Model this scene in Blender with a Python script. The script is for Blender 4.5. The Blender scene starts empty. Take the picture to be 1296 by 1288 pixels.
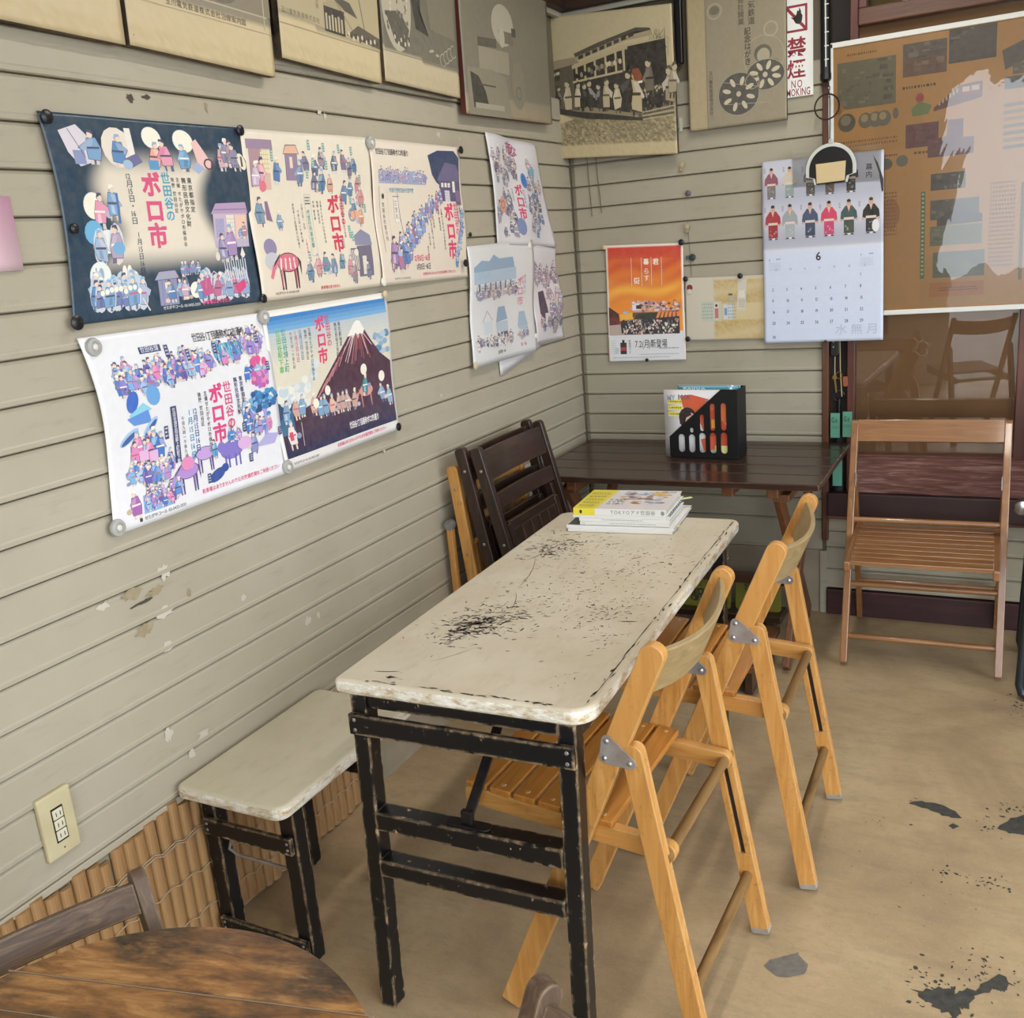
import bpy, bmesh, math, random
from mathutils import Vector, Matrix
S = bpy.context.scene
C = S.collection
RNG = random.Random(7)

# ---------------------------------------------------------------- camera, sky, lights, exposure
def make_camera():
    yaw, pit, roll = (math.radians(a) for a in (-28.159, -15.063, -4.869))
    f = Vector((math.sin(yaw)*math.cos(pit), math.cos(yaw)*math.cos(pit), math.sin(pit)))
    r = Vector((math.cos(yaw), -math.sin(yaw), 0)); u = r.cross(f)
    r2 = r*math.cos(roll)+u*math.sin(roll); u2 = -r*math.sin(roll)+u*math.cos(roll)
    cd = bpy.data.cameras.new('camera'); cd.sensor_fit = 'HORIZONTAL'; cd.sensor_width = 36
    cd.lens = 36*1225.96/1296; cd.clip_start = .02
    co = bpy.data.objects.new('camera', cd); C.objects.link(co)
    m = Matrix((r2, u2, -f)).transposed().to_4x4(); m.translation = (1.5127, -3.501, 1.4045)
    co.matrix_world = m
    S.camera = co
make_camera()
W = bpy.data.worlds.new('sky'); S.world = W; W.use_nodes = True
bg = W.node_tree.nodes['Background']
bg.inputs[0].default_value = (0.86, 0.93, 1.0, 1); bg.inputs[1].default_value = 7.0
S.view_settings.view_transform = 'Standard'; S.view_settings.look = 'None'
S.view_settings.gamma = 1; S.view_settings.use_curve_mapping = False
S.view_settings.exposure = -0.2
S.cycles.use_denoising = True
S.cycles.max_bounces = 8; S.cycles.diffuse_bounces = 5; S.cycles.glossy_bounces = 4
S.cycles.transparent_max_bounces = 12
S.cycles.caustics_reflective = False; S.cycles.caustics_refractive = False
def area(name, loc, look, sx, sy, power, col=(1, 1, 1), portal=False):
    d = bpy.data.lights.new(name, 'AREA'); d.shape = 'RECTANGLE'; d.size = sx; d.size_y = sy
    d.energy = power; d.color = col
    if portal: d.cycles.is_portal = True
    o = bpy.data.objects.new(name, d); C.objects.link(o); o.location = loc
    o.rotation_euler = (Vector(look)-Vector(loc)).to_track_quat('-Z', 'Y').to_euler()
    return o
# the open shop front behind the camera and the open door side on the right: sky light comes in there
area('shop_front_portal', (2.2, -5.25, 1.15), (2.2, 0, 1.15), 2.35, 2.3, 1, portal=True)
area('side_door_portal', (3.35, -2.9, 1.15), (0, -2.9, 1.15), 3.0, 2.3, 1, portal=True)
# the tubes of the ceiling lamps (fixtures are built further down, above the frame)
LAMPS = [(1.05, -1.15, 2.56), (1.7, -3.3, 2.56)]
for lx, ly, lz in LAMPS:
    area('lamp_tube_light', (lx, ly, lz-.035), (lx, ly, 0), .1, 1.1, 20, (1, .95, .86))

# ---------------------------------------------------------------- helpers
def lin(h):
    if not isinstance(h, str): return tuple(h)[:3]
    h = h.lstrip('#'); o = []
    for i in (0, 2, 4):
        c = int(h[i:i+2], 16)/255
        o.append(c/12.92 if c <= .04045 else ((c+.055)/1.055)**2.4)
    return tuple(o)
def rgba(h): return lin(h)+(1,)

class N:                                   # tiny node-tree helper
    def __init__(s, name):
        s.m = bpy.data.materials.new(name); s.m.use_nodes = True
        s.t = s.m.node_tree; s.n = s.t.nodes; s.b = s.n['Principled BSDF']; s.co = None
    def add(s, typ, **kw):
        n = s.n.new(typ)
        for k, v in kw.items():
            if k.startswith('i_'): n.inputs[int(k[2:])].default_value = v
            else: setattr(n, k, v)
        return n
    def link(s, a, b): s.t.links.new(a, b)
    def coord(s, scale=(1, 1, 1), loc=(0, 0, 0), world=False):
        if world: src = s.add('ShaderNodeNewGeometry').outputs['Position']
        else: src = s.add('ShaderNodeTexCoord').outputs['Object']
        mp = s.add('ShaderNodeMapping'); mp.inputs['Scale'].default_value = scale; mp.inputs['Location'].default_value = loc
        s.link(src, mp.inputs['Vector']); return mp.outputs[0]
    def noise(s, vec, scale, detail=4, rough=.55, dist=0):
        n = s.add('ShaderNodeTexNoise'); n.inputs['Scale'].default_value = scale; n.inputs['Detail'].default_value = detail
        n.inputs['Roughness'].default_value = rough; n.inputs['Distortion'].default_value = dist
        s.link(vec, n.inputs['Vector']); return n.outputs['Fac']
    def ramp(s, fac, stops, interp='LINEAR'):
        r = s.add('ShaderNodeValToRGB'); r.color_ramp.interpolation = interp
        e = r.color_ramp.elements
        e[0].position, e[0].color = stops[0][0], rgba(stops[0][1]); e[1].position, e[1].color = stops[-1][0], rgba(stops[-1][1])
        for p, c in stops[1:-1]:
            x = e.new(p); x.color = rgba(c)
        s.link(fac, r.inputs[0]); return r.outputs[0]
    def step(s, fac, a, b):
        r = s.add('ShaderNodeMapRange'); r.inputs[1].default_value = a; r.inputs[2].default_value = b
        s.link(fac, r.inputs[0]); return r.outputs[0]
    def mix(s, fac, a, b, mode='MIX'):
        m = s.add('ShaderNodeMix', data_type='RGBA', blend_type=mode)
        for sock, v in ((m.inputs[0], fac), (m.inputs[6], a), (m.inputs[7], b)):
            if isinstance(v, str): sock.default_value = rgba(v)
            elif isinstance(v, (int, float)): sock.default_value = v
            elif isinstance(v, tuple): sock.default_value = v
            else: s.link(v, sock)
        return m.outputs[2]
    def math(s, op, a, b=0.0):
        m = s.add('ShaderNodeMath', operation=op)
        for sock, v in ((m.inputs[0], a), (m.inputs[1], b)):
            if isinstance(v, (int, float)): sock.default_value = v
            else: s.link(v, sock)
        return m.outputs[0]
    def bump(s, fac, strength=.2, dist=.002):
        b = s.add('ShaderNodeBump'); b.inputs['Strength'].default_value = strength; b.inputs['Distance'].default_value = dist
        s.link(fac, b.inputs['Height']); s.link(b.outputs[0], s.b.inputs['Normal'])
    def edge(s, radius=.004):              # 1 near convex or concave edges
        bv = s.add('ShaderNodeBevel', samples=4); bv.inputs[0].default_value = radius
        g = s.add('ShaderNodeNewGeometry')
        d = s.add('ShaderNodeVectorMath', operation='DOT_PRODUCT')
        s.link(bv.outputs[0], d.inputs[0]); s.link(g.outputs['Normal'], d.inputs[1])
        return s.math('SUBTRACT', 1.0, d.outputs['Value'])
    def col(s, c):
        if isinstance(c, str): s.b.inputs['Base Color'].default_value = rgba(c)
        else: s.link(c, s.b.inputs['Base Color'])
    def fin(s, rough=.5, metal=0, coat=0, spec=.5):
        s.b.inputs['Roughness'].default_value = rough; s.b.inputs['Metallic'].default_value = metal
        s.b.inputs['Coat Weight'].default_value = coat; s.b.inputs['Coat Roughness'].default_value = .08
        s.b.inputs['Specular IOR Level'].default_value = spec
        return s.m
def plain(name, c, rough=.5, metal=0, coat=0, c2=None, scale=30, spec=.5):
    s = N(name)
    if c2: s.col(s.ramp(s.noise(s.coord(), scale), [(.3, c), (.7, c2)]))
    else: s.col(c)
    return s.fin(rough, metal, coat, spec)
AX = {'x': (3, 34, 34), 'y': (34, 3, 34), 'z': (34, 34, 3)}
def wood(name, axis, dark, mid, light, rough=.45, wear=None, wear_amt=.5, coat=0, bump=.25, k=1.0, dirt=None):
    s = N(name+'_'+axis); v = s.coord(tuple(a*k for a in AX[axis]))
    a = s.noise(v, 1.6, 6, .62, .9)
    big = s.noise(s.coord((5, 5, 5)), 1.0, 3)
    c = s.ramp(a, [(.28, dark), (.5, mid), (.74, light)])
    c = s.mix(s.step(big, .35, .75), c, mid)
    if wear:
        w = s.noise(s.coord(tuple(q*1.7 for q in AX[axis])), 2.3, 7, .7)
        e = s.math('MULTIPLY', s.edge(.006), 2.2)
        w2 = s.step(s.math('ADD', w, e), 1.05-wear_amt, 1.2-wear_amt)
        c = s.mix(w2, c, wear)
    if dirt:
        g = s.noise(s.coord((28, 28, 28)), 2.0, 8, .78); h = s.noise(s.coord((6, 6, 6)), 1.5, 3)
        c = s.mix(s.math('MULTIPLY', s.step(g, .54, .66), s.math('MULTIPLY', s.step(h, .40, .62), .55)), c, dirt)
    s.col(c); s.bump(a, bump, .0012)
    return s.fin(rough, coat=coat)

def mesh_obj(name, v, f, mat=None, parent=None, bevel=0, smooth=False, seg=2, mats=None, fm=None):
    me = bpy.data.meshes.new(name); me.from_pydata([tuple(p) for p in v], [], f); me.validate(); me.update()
    o = bpy.data.objects.new(name, me); C.objects.link(o)
    for m in ([mat] if mats is None else mats):
        if m: me.materials.append(m)
    if fm:
        for p, i in zip(me.polygons, fm): p.material_index = i
    if parent: o.parent = parent
    if smooth:
        for p in me.polygons: p.use_smooth = True
        if smooth != 'all': me.set_sharp_from_angle(angle=math.radians(42))
    if bevel:
        b = o.modifiers.new('bevel', 'BEVEL'); b.width = bevel; b.segments = seg; b.limit_method = 'ANGLE'; b.angle_limit = math.radians(40)
        b.harden_normals = False
    return o

class MB:
    def __init__(s): s.v = []; s.f = []; s.fm = []; s.cur = 0
    def add(s, v, f):
        n = len(s.v); s.v += [Vector(p) for p in v]
        for q in f: s.f.append(tuple(n+i for i in q)); s.fm.append(s.cur)
        return s
    def box(s, x0, x1, y0, y1, z0, z1):
        v = [(x, y, z) for x in (x0, x1) for y in (y0, y1) for z in (z0, z1)]
        return s.add(v, [(0, 1, 3, 2), (4, 6, 7, 5), (0, 4, 5, 1), (2, 3, 7, 6), (0, 2, 6, 4), (1, 5, 7, 3)])
    def plank(s, p0, p1, w, t, wd, r0=0, r1=0, n=6, ofs=0):
        # board from p0 to p1; width w along wd (made square to the run), thickness t; rounded end radii r0, r1
        p0, p1 = Vector(p0), Vector(p1); L = (p1-p0).length; a = (p1-p0)/L
        wd = Vector(wd); wd = (wd-a*wd.dot(a)).normalized(); td = a.cross(wd); h = w/2
        o = []
        def corner(cx, cy, r, a0):
            if r <= 0: o.append((cx, cy)); return
            for i in range(n+1):
                q = math.radians(a0+90*i/n); o.append((cx+r*math.cos(q), cy+r*math.sin(q)))
        r0 = min(r0, h); r1 = min(r1, h)
        corner(L-r1, h-r1, r1, 0) if r1 else corner(L, h, 0, 0)
        corner(r0, h-r0, r0, 90) if r0 else corner(0, h, 0, 0)
        corner(r0, -h+r0, r0, 180) if r0 else corner(0, -h, 0, 0)
        corner(L-r1, -h+r1, r1, 270) if r1 else corner(L, -h, 0, 0)
        # corner order above runs counter-clockwise; fix arcs so that each starts at its own angle
        m = len(o); v = []
        for sgn in (-.5, .5):
            for x, y in o: v.append(p0+a*x+wd*y+td*(sgn*t+ofs))
        f = [tuple(range(m-1, -1, -1)), tuple(range(m, 2*m))]
        f += [(i, (i+1) % m, m+(i+1) % m, m+i) for i in range(m)]
        return s.add(v, f)
    def tube(s, pts, r, n=10, closed=False, caps=True, r1=None):
        pts = [Vector(p) for p in pts]; k = len(pts); v = []; f = []
        up = None
        for i, p in enumerate(pts):
            if closed: d = pts[(i+1) % k]-pts[i-1]
            else: d = pts[min(i+1, k-1)]-pts[max(i-1, 0)]
            d.normalize()
            if up is None:
                up = d.orthogonal().normalized()
            up = (up-d*up.dot(d)).normalized(); sd = d.cross(up)
            rr = r if r1 is None else r+(r1-r)*i/(k-1)
            for j in range(n):
                q = 2*math.pi*j/n; v.append(p+(up*math.cos(q)+sd*math.sin(q))*rr)
        for i in range(k if closed else k-1):
            for j in range(n):
                a, b = i*n+j, i*n+(j+1) % n; c, d2 = ((i+1) % k)*n+(j+1) % n, ((i+1) % k)*n+j
                f.append((a, b, c, d2))
        if caps and not closed:
            f.append(tuple(range(n-1, -1, -1))); f.append(tuple(range((k-1)*n, k*n)))
        return s.add(v, f)
    def lathe(s, prof, n=20, org=(0, 0, 0), axis=(0, 0, 1)):
        ax = Vector(axis).normalized(); u = ax.orthogonal().normalized(); w = ax.cross(u); org = Vector(org); v = []; f = []
        for r, h in prof:
            for j in range(n):
                q = 2*math.pi*j/n; v.append(org+ax*h+(u*math.cos(q)+w*math.sin(q))*max(r, 1e-5))
        for i in range(len(prof)-1):
            for j in range(n): f.append((i*n+j, i*n+(j+1) % n, (i+1)*n+(j+1) % n, (i+1)*n+j))
        f.append(tuple(range(n-1, -1, -1))); f.append(tuple(range((len(prof)-1)*n, len(prof)*n)))
        return s.add(v, f)
    def prism(s, outline, d):              # outline: 3D points of a planar polygon, d: extrusion vector
        d = Vector(d); m = len(outline); v = [Vector(p) for p in outline]; v += [p+d for p in v[:m]]
        f = [tuple(range(m-1, -1, -1)), tuple(range(m, 2*m))]+[(i, (i+1) % m, m+(i+1) % m, m+i) for i in range(m)]
        return s.add(v, f)
    def build(s, name, mat, parent=None, bevel=0, smooth=False, seg=2):
        if isinstance(mat, list): o = mesh_obj(name, s.v, s.f, None, parent, bevel, smooth, seg, mats=mat, fm=s.fm)
        else: o = mesh_obj(name, s.v, s.f, mat, parent, bevel, smooth, seg)
        bm = bmesh.new(); bm.from_mesh(o.data); bmesh.ops.recalc_face_normals(bm, faces=bm.faces); bm.to_mesh(o.data); bm.free()
        return o

LABELLED = []
def tag(o, label, cat, group=None, kind=None):
    o['label'] = label; o['category'] = cat
    if group: o['group'] = group
    if kind: o['kind'] = kind
    return o
def thing(name, label, cat, loc=(0, 0, 0), rz=0, group=None):
    o = bpy.data.objects.new(name, None); C.objects.link(o); o.empty_display_size = .1
    o.location = loc; o.rotation_euler = (0, 0, rz)
    return tag(o, label, cat, group)
def holder(name, loc=(0, 0, 0)):
    o = bpy.data.objects.new(name, None); C.objects.link(o); o.location = loc; o['kind'] = 'structure'; return o
def struct(o): o['kind'] = 'structure'; return o
def dup(o, parent=None):
    c = o.copy(); C.objects.link(c); c.parent = parent
    for ch in list(o.children): dup(ch, c)
    return c
def rename(o, label, group=None):
    o['label'] = label
    if group: o['group'] = group

# ---------------------------------------------------------------- printing: flat ink on paper, laid out in metres on a sheet
_font = bpy.data.curves.new('glyph', 'FONT'); _font.resolution_u = 2; _fo = bpy.data.objects.new('glyph', _font); C.objects.link(_fo)
_gl = {}
def glyph(ch, bold=0):
    k = (ch, bold)
    if k not in _gl:
        _font.body = ch; _font.offset = bold
        dg = bpy.context.evaluated_depsgraph_get(); dg.update()
        me = bpy.data.meshes.new_from_object(_fo.evaluated_get(dg))
        v = [(p.co.x, p.co.y) for p in me.vertices]; me.calc_loop_triangles(); f = [tuple(t.vertices) for t in me.loop_triangles]
        bpy.data.meshes.remove(me)
        xs = [p[0] for p in v] or [0, .4]
        _gl[k] = (v, f, min(xs), max(xs))
    return _gl[k]
class Print:
    """ink polygons over a sheet; x to the right, y down, in metres; mapped to the sheet by fn(x, y) -> (point, normal)"""
    def __init__(s, fn, lift=.0005, step=5e-6, maxedge=.009):
        s.fn = fn; s.v = []; s.f = []; s.c = []; s.k = 0; s.lift = lift; s.st = step; s.lv = {}; s.xf = (1, 0, 1, 0); s.me = maxedge; s.rng = random.Random(3)
    def tri(s, a, b, c, col, h, depth=0):
        L = [(math.dist(a, b), 0), (math.dist(b, c), 1), (math.dist(c, a), 2)]; m = max(L)
        if m[0] > s.me and depth < 9:
            q = (a, b, c); i = m[1]; p0, p1, p2 = q[i], q[(i+1) % 3], q[(i+2) % 3]
            mid = ((p0[0]+p1[0])/2, (p0[1]+p1[1])/2)
            s.tri(p0, mid, p2, col, h, depth+1); s.tri(mid, p1, p2, col, h, depth+1); return
        n = len(s.v)
        for p in (a, b, c):
            P, nn = s.fn(*p); s.v.append(P+nn*h)
        s.f.append((n, n+1, n+2)); s.c.append(col)
    def level(s, pts):                     # stacking height: just above whatever was printed there before
        q = .004; xs = [p[0] for p in pts]; ys = [p[1] for p in pts]
        cells = [(i, j) for i in range(int(min(xs)//q), int(max(xs)//q)+1) for j in range(int(min(ys)//q), int(max(ys)//q)+1)]
        k = 1+max((s.lv.get(c, 0) for c in cells), default=0)
        for c in cells: s.lv[c] = k
        return s.lift+k*s.st
    def poly(s, pts, col):
        a, b, c, d = s.xf; pts = [(p[0]*a+b, p[1]*c+d) for p in pts]
        col = lin(col); h = s.level(pts)
        cx = sum(p[0] for p in pts)/len(pts); cy = sum(p[1] for p in pts)/len(pts)
        if len(pts) <= 4:
            for i in range(1, len(pts)-1): s.tri(pts[0], pts[i], pts[i+1], col, h)
        else:
            for i in range(len(pts)): s.tri((cx, cy), pts[i], pts[(i+1) % len(pts)], col, h)
    def rect(s, x0, y0, x1, y1, col): s.poly([(x0, y0), (x1, y0), (x1, y1), (x0, y1)], col)
    def line(s, x0, y0, x1, y1, w, col):
        dx, dy = x1-x0, y1-y0; L = math.hypot(dx, dy) or 1; nx, ny = -dy/L*w/2, dx/L*w/2
        s.poly([(x0+nx, y0+ny), (x1+nx, y1+ny), (x1-nx, y1-ny), (x0-nx, y0-ny)], col)
    def ell(s, cx, cy, rx, ry, col, n=14, a0=0, rot=0):
        cr, sr = math.cos(rot), math.sin(rot); P = []
        for i in range(n):
            q = 2*math.pi*i/n+a0; x, y = rx*math.cos(q), ry*math.sin(q); P.append((cx+x*cr-y*sr, cy+x*sr+y*cr))
        s.poly(P, col)
    def ring(s, cx, cy, r, w, col, n=20, a0=0, a1=6.2832):
        for i in range(n):
            q0, q1 = a0+(a1-a0)*i/n, a0+(a1-a0)*(i+1)/n
            s.poly([(cx+(r+d)*math.cos(q), cy+(r+d)*math.sin(q)) for d, q in ((w/2, q0), (w/2, q1), (-w/2, q1), (-w/2, q0))], col)
    def char(s, ch, x, y, h, col, bold=0, wx=1.0, slant=0):   # x,y: top-left of the em box
        v, f, x0, x1 = glyph(ch, bold); col = lin(col)
        pts = [(x+a*h*wx-slant*b*h, y+(.84-b)*h) for a, b in v]
        if not pts: return x1
        hh = s.level(pts)+8e-5
        for q in f:
            for i in range(1, len(q)-1): s.tri(pts[q[0]], pts[q[i]], pts[q[i+1]], col, hh, 8 if h < .03 else 0)
        return x1
    def text(s, t, x, y, h, col, bold=.0, wx=1.0, gap=.06):
        for ch in t:
            if ch == ' ': x += h*.4; continue
            x1 = s.char(ch, x, y, h, col, bold, wx); x += (x1+gap)*h*wx
        return x
    def vtext(s, t, x, y, h, col, bold=.0, lead=1.0, wx=1.0):
        i = 0
        while i < len(t):
            ch = t[i]; i += 1
            if ch == ' ': y += h*.5; continue
            if ch.isdigit() and i < len(t) and t[i].isdigit():      # two figures side by side in one cell
                for q, c2 in enumerate((ch, t[i])): s.char(c2, x+h*(.04+.44*q), y, h, col, bold, .8*wx)
                i += 1
            elif ch.isdigit() or ch.isascii():
                v, f, x0, x1 = glyph(ch, bold); s.char(ch, x+h*(.46-(x0+x1)/2*wx), y, h, col, bold, wx)
            else: s.char(ch, x, y, h, col, bold, wx)
            y += h*lead
        return y
    def scribble(s, x0, y0, x1, y1, col, rows=3, rng=None):  # rows of tiny strokes, too small to read
        r = rng or s.rng; dh = (y1-y0)/rows
        for i in range(rows):
            x = x0
            while x < x1:
                w = r.uniform(.3, 1.0)*dh*.6
                s.rect(x, y0+i*dh+dh*.15, min(x+w, x1), y0+i*dh+dh*.65, col); x += w+dh*.25
    def fig(s, x, y, h, robe, line='#50506c', halo=None, skin='#ecd3c0', dark=None, flip=None, mono=None, wx=1.0):
        r = s.rng; m = r.choice((-1, 1)) if flip is None else flip; j = lambda a=.04: r.uniform(-a, a)
        ln = r.uniform(-.12, .16)*m
        P = lambda a, b: (x+(a*m*wx+ln*b*wx)*h, y-b*h)
        if halo:
            s.ell(x+ln*.5*h, y-h*.5, h*.26, h*.55, halo, 12)
        for a in (-.1+j(), .08+j()):
            s.poly([P(a-.04, .26), P(a+.05, .26), P(a+.06+j(.06), 0), P(a-.03, 0)], r.choice(mono or (skin, '#6a6b88', '#d9cfd0')))
        body = [(-.17, .16+j()), (.19, .14+j()), (.22+j(), .42), (.15, .76), (-.11, .78), (-.22+j(), .45)]
        s.poly([P(a*1.08, .47+(b-.47)*1.05) for a, b in body], line)
        s.poly([P(a, b) for a, b in body], robe)
        arm = [(-.05, .74), (.12, .72), (.34+j(.1), .48+j(.1)), (.26+j(.06), .38), (.02, .55)]
        s.poly([P(a*1.06, b) for a, b in arm], line); s.poly([P(a, b) for a, b in arm], dark or lerpc(robe, '#f2ece8', r.uniform(0, .35)))
        if not mono and r.random() < .4: s.poly([P(-.1, .2+j()), P(.05, .18), P(.02, .42), P(-.08, .44)], lerpc(robe, r.choice(('#ffffff', '#40405c')), .35))
        s.poly([P(-.19, .46), P(.19, .45), P(.19, .51), P(-.18, .52)], r.choice(mono or (line, '#f2ece6', '#c9687f')))
        s.ell(*P(.03, .87), h*.095, h*.11, line, 9); s.ell(*P(.04, .86), h*.085, h*.1, skin, 9)
        s.poly([P(-.08, .86), P(.06, .93), P(.13, .92), P(.1, 1.0), P(-.04, 1.0)], r.choice(mono or (line, line, '#8fb4d8', '#f4efe8')))
        if not mono and not halo and r.random() < .3: s.ell(*P(.34, .3+j(.2)), h*.13, h*.1, r.choice(('#c9b29c', '#b9bcd4', '#e3c7c0', '#8f95b5')), 9)
    def crowd(s, x0, y0, x1, y1, n, h, robes, **kw):
        r = s.rng; L = sorted((r.uniform(y0, y1), r.uniform(x0, x1)) for _ in range(n))
        for y, x in L: s.fig(x, y, h*r.uniform(.85, 1.15), r.choice(robes), **kw)
    def build(s, name, mat, parent):
        me = bpy.data.meshes.new(name); me.from_pydata(s.v, [], s.f); me.update()
        a = me.color_attributes.new('ink', 'FLOAT_COLOR', 'CORNER'); d = []
        for c in s.c: d += [c[0], c[1], c[2], 1.0]*3
        a.data.foreach_set('color', d)
        me.materials.append(mat); o = bpy.data.objects.new(name, me); C.objects.link(o); o.parent = parent
        return o
def ink_mat(name, rough=.55, coat=0, tint=None):
    s = N(name); a = s.add('ShaderNodeVertexColor', layer_name='ink'); c = a.outputs[0]
    g = s.noise(s.coord((1, 1, 1)), 60, 3)
    c = s.mix(s.step(g, .3, .8), c, s.mix(.10, c, '#b8ab98'))
    s.col(c); return s.fin(rough, coat=coat)

def sheet(name, parent, fn, w, h, colfn, mat, nx=30, ny=22, thick=.0006):
    """a bent sheet of paper: fn(x, y) -> (point, normal); colfn(u, v) -> printed background colour"""
    v = []; f = []; cols = []
    for j in range(ny+1):
        for i in range(nx+1):
            p, n = fn(w*i/nx, h*j/ny); v.append(p); cols.append(lin(colfn(i/nx, j/ny)))
    for j in range(ny):
        for i in range(nx):
            a = j*(nx+1)+i; f.append((a, a+nx+1, a+nx+2, a+1))
    me = bpy.data.meshes.new(name); me.from_pydata(v, [], f); me.update()
    at = me.color_attributes.new('ink', 'FLOAT_COLOR', 'POINT'); d = []
    for c in cols: d += [c[0], c[1], c[2], 1.0]
    at.data.foreach_set('color', d)
    for p in me.polygons: p.use_smooth = True
    me.materials.append(mat); o = bpy.data.objects.new(name, me); C.objects.link(o)
    if parent: o.parent = parent
    sm = o.modifiers.new('thickness', 'SOLIDIFY'); sm.thickness = thick; sm.offset = -1
    return o
def lerpc(a, b, t):
    a, b = lin(a), lin(b); t = max(0, min(1, t)); return tuple(x+(y-x)*t for x, y in zip(a, b))
def bent(TL, TR, BR, BL, w, h, nrm, wave=None, bow=(0, 0)):
    """sheet mapping: bilinear over four corners, plus a wave along the normal; bow pulls the left/right edges in at mid height"""
    TL, TR, BR, BL = map(Vector, (TL, TR, BR, BL)); nrm = Vector(nrm); wave = wave or (lambda u, v: 0)
    def P(u, v):
        uu = u+bow[0]*math.sin(math.pi*v)*(1-u)-bow[1]*math.sin(math.pi*v)*u
        return (TL*(1-uu)+TR*uu)*(1-v)+(BL*(1-uu)+BR*uu)*v+nrm*wave(u, v)
    def fn(x, y):
        u, v = x/w, y/h; e = .01
        p = P(u, v); du = P(u+e, v)-p; dv = P(u, v+e)-p; n = dv.cross(du)
        if n.dot(nrm) < 0: n = -n
        return p, n.normalized()
    return fn
def flat(O, X, Y, Nn):
    O, X, Y, Nn = Vector(O), Vector(X), Vector(Y), Vector(Nn)
    return lambda x, y: (O+X*x+Y*y, Nn)
# ---------------------------------------------------------------- materials of the room
def wall_mat(name, c, c2, dirt):
    s = N(name); v = s.coord((1, 1, 1), world=True)
    a = s.noise(v, 3.2, 4); b = s.noise(s.coord((1, 1, 5), world=True), 9, 6, .65); d = s.noise(v, 26, 5, .7)
    col = s.ramp(a, [(.3, c), (.7, c2)])
    col = s.mix(s.math('MULTIPLY', s.step(b, .56, .78), .35), col, dirt)
    col = s.mix(s.math('MULTIPLY', s.step(d, .70, .76), .35), col, '#d4cdbd')
    s.col(col); s.bump(s.noise(v, 55, 3), .12, .001)
    return s.fin(.42, spec=.4)
WALL = wall_mat('painted_siding', '#a8a08d', '#b3ab99', '#847c6c')
WALLB = wall_mat('painted_siding_back', '#9d9784', '#a7a08f', '#7a7466')
JOINT = plain('unpainted_joint', '#6f6857', .9)
PLASTER = plain('lower_plaster', '#8a7f6c', .8, c2='#9d917c', scale=8)
def concrete():
    s = N('painted_concrete'); v = s.coord((1, 1, 1), world=True)
    a = s.noise(v, 2.1, 5, .6, .6); b = s.noise(s.coord((1.4, 5, 1), world=True), 4, 7, .65); g = s.noise(v, 190, 2)
    c = s.ramp(a, [(.25, '#8b775c'), (.5, '#ad9674'), (.75, '#c6b08c')])
    fine = s.noise(s.coord((1, 1.8, 1), world=True), 38, 6, .75); c = s.mix(s.math('MULTIPLY', s.step(fine, .5, .72), .45), c, '#937d5f')
    c = s.mix(s.math('MULTIPLY', s.step(b, .5, .8), .55), c, '#857863')
    c = s.mix(s.math('MULTIPLY', s.step(g, .55, .75), .22), c, '#d0c2a6')
    s.col(c); s.bump(g, .12, .0008)
    s.link(s.step(a, 1.3, -.3), s.b.inputs['Roughness'])
    m = s.fin(.5, spec=.45); return m
FLOOR = concrete()
MAROON = wood('maroon_paint', 'x', '#2a1517', '#3a1d1e', '#4b2a28', .5, wear='#7d6a5c', wear_amt=.16)
DARKW = {a: wood('dark_frame_wood', a, '#3a2015', '#5a3724', '#7a5238', .42) for a in 'xz'}
REDW = {a: wood('red_brown_wood', a, '#3a1c14', '#552b1f', '#6b3b2b', .4) for a in 'xz'}
SASH = wood('faded_sash_wood', 'x', '#3b2320', '#6d4a42', '#a3837a', .8, k=1.6)
SASH.node_tree.nodes['Principled BSDF'].inputs['Specular IOR Level'].default_value = .2
BEAM = {a: wood('dark_ceiling_wood', a, '#24170f', '#35231a', '#473021', .5) for a in 'xy'}
WHITEW = plain('white_trim_paint', '#aaa698', .5)
CEIL = plain('ceiling_boards', '#8d8069', .8)

# ---------------------------------------------------------------- the room shell
P0 = .0775
def gz(k): return (14.625+k)*P0                                    # height of siding joint k
def siding(wall, along, a0, a1, z0, z1, mat, end_bevel=0):
    """one lapped board; along 'y' for the left wall (face x=0) or 'x' for the back wall (face y=0)"""
    pr = [(-.014, z0+.002), (-.002, z0+.002), (.0015, z0+.004), (.0018, z0+.0115), (0, z0+.0145), (-.0003, z1-.0065), (-.006, z1-.001), (-.014, z1-.001)]
    v = []
    for t, e in ((a0, end_bevel), (a1, 0)):
        for d, z in pr:
            v.append((d, t, z) if along == 'y' else (t, -d, z))
    if end_bevel:                                                   # softened end that shows in the corner
        n = len(pr); w = []
        for t, sh in ((a0, .010), (a0+end_bevel, 0), (a1, 0)):
            for d, z in pr: w.append((t, -(d-sh), z))
        f = [tuple(range(n-1, -1, -1)), tuple(range(2*n, 3*n))]
        for k in range(2): f += [(k*n+i, k*n+(i+1) % n, (k+1)*n+(i+1) % n, (k+1)*n+i) for i in range(n)]
        b = MB().add(w, f)
    else:
        n = len(pr); f = [tuple(range(n-1, -1, -1)), tuple(range(n, 2*n))]+[(i, (i+1) % n, n+(i+1) % n, n+i) for i in range(n)]
        b = MB().add(v, f)
    return b.build('siding_board', mat, wall)

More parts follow.
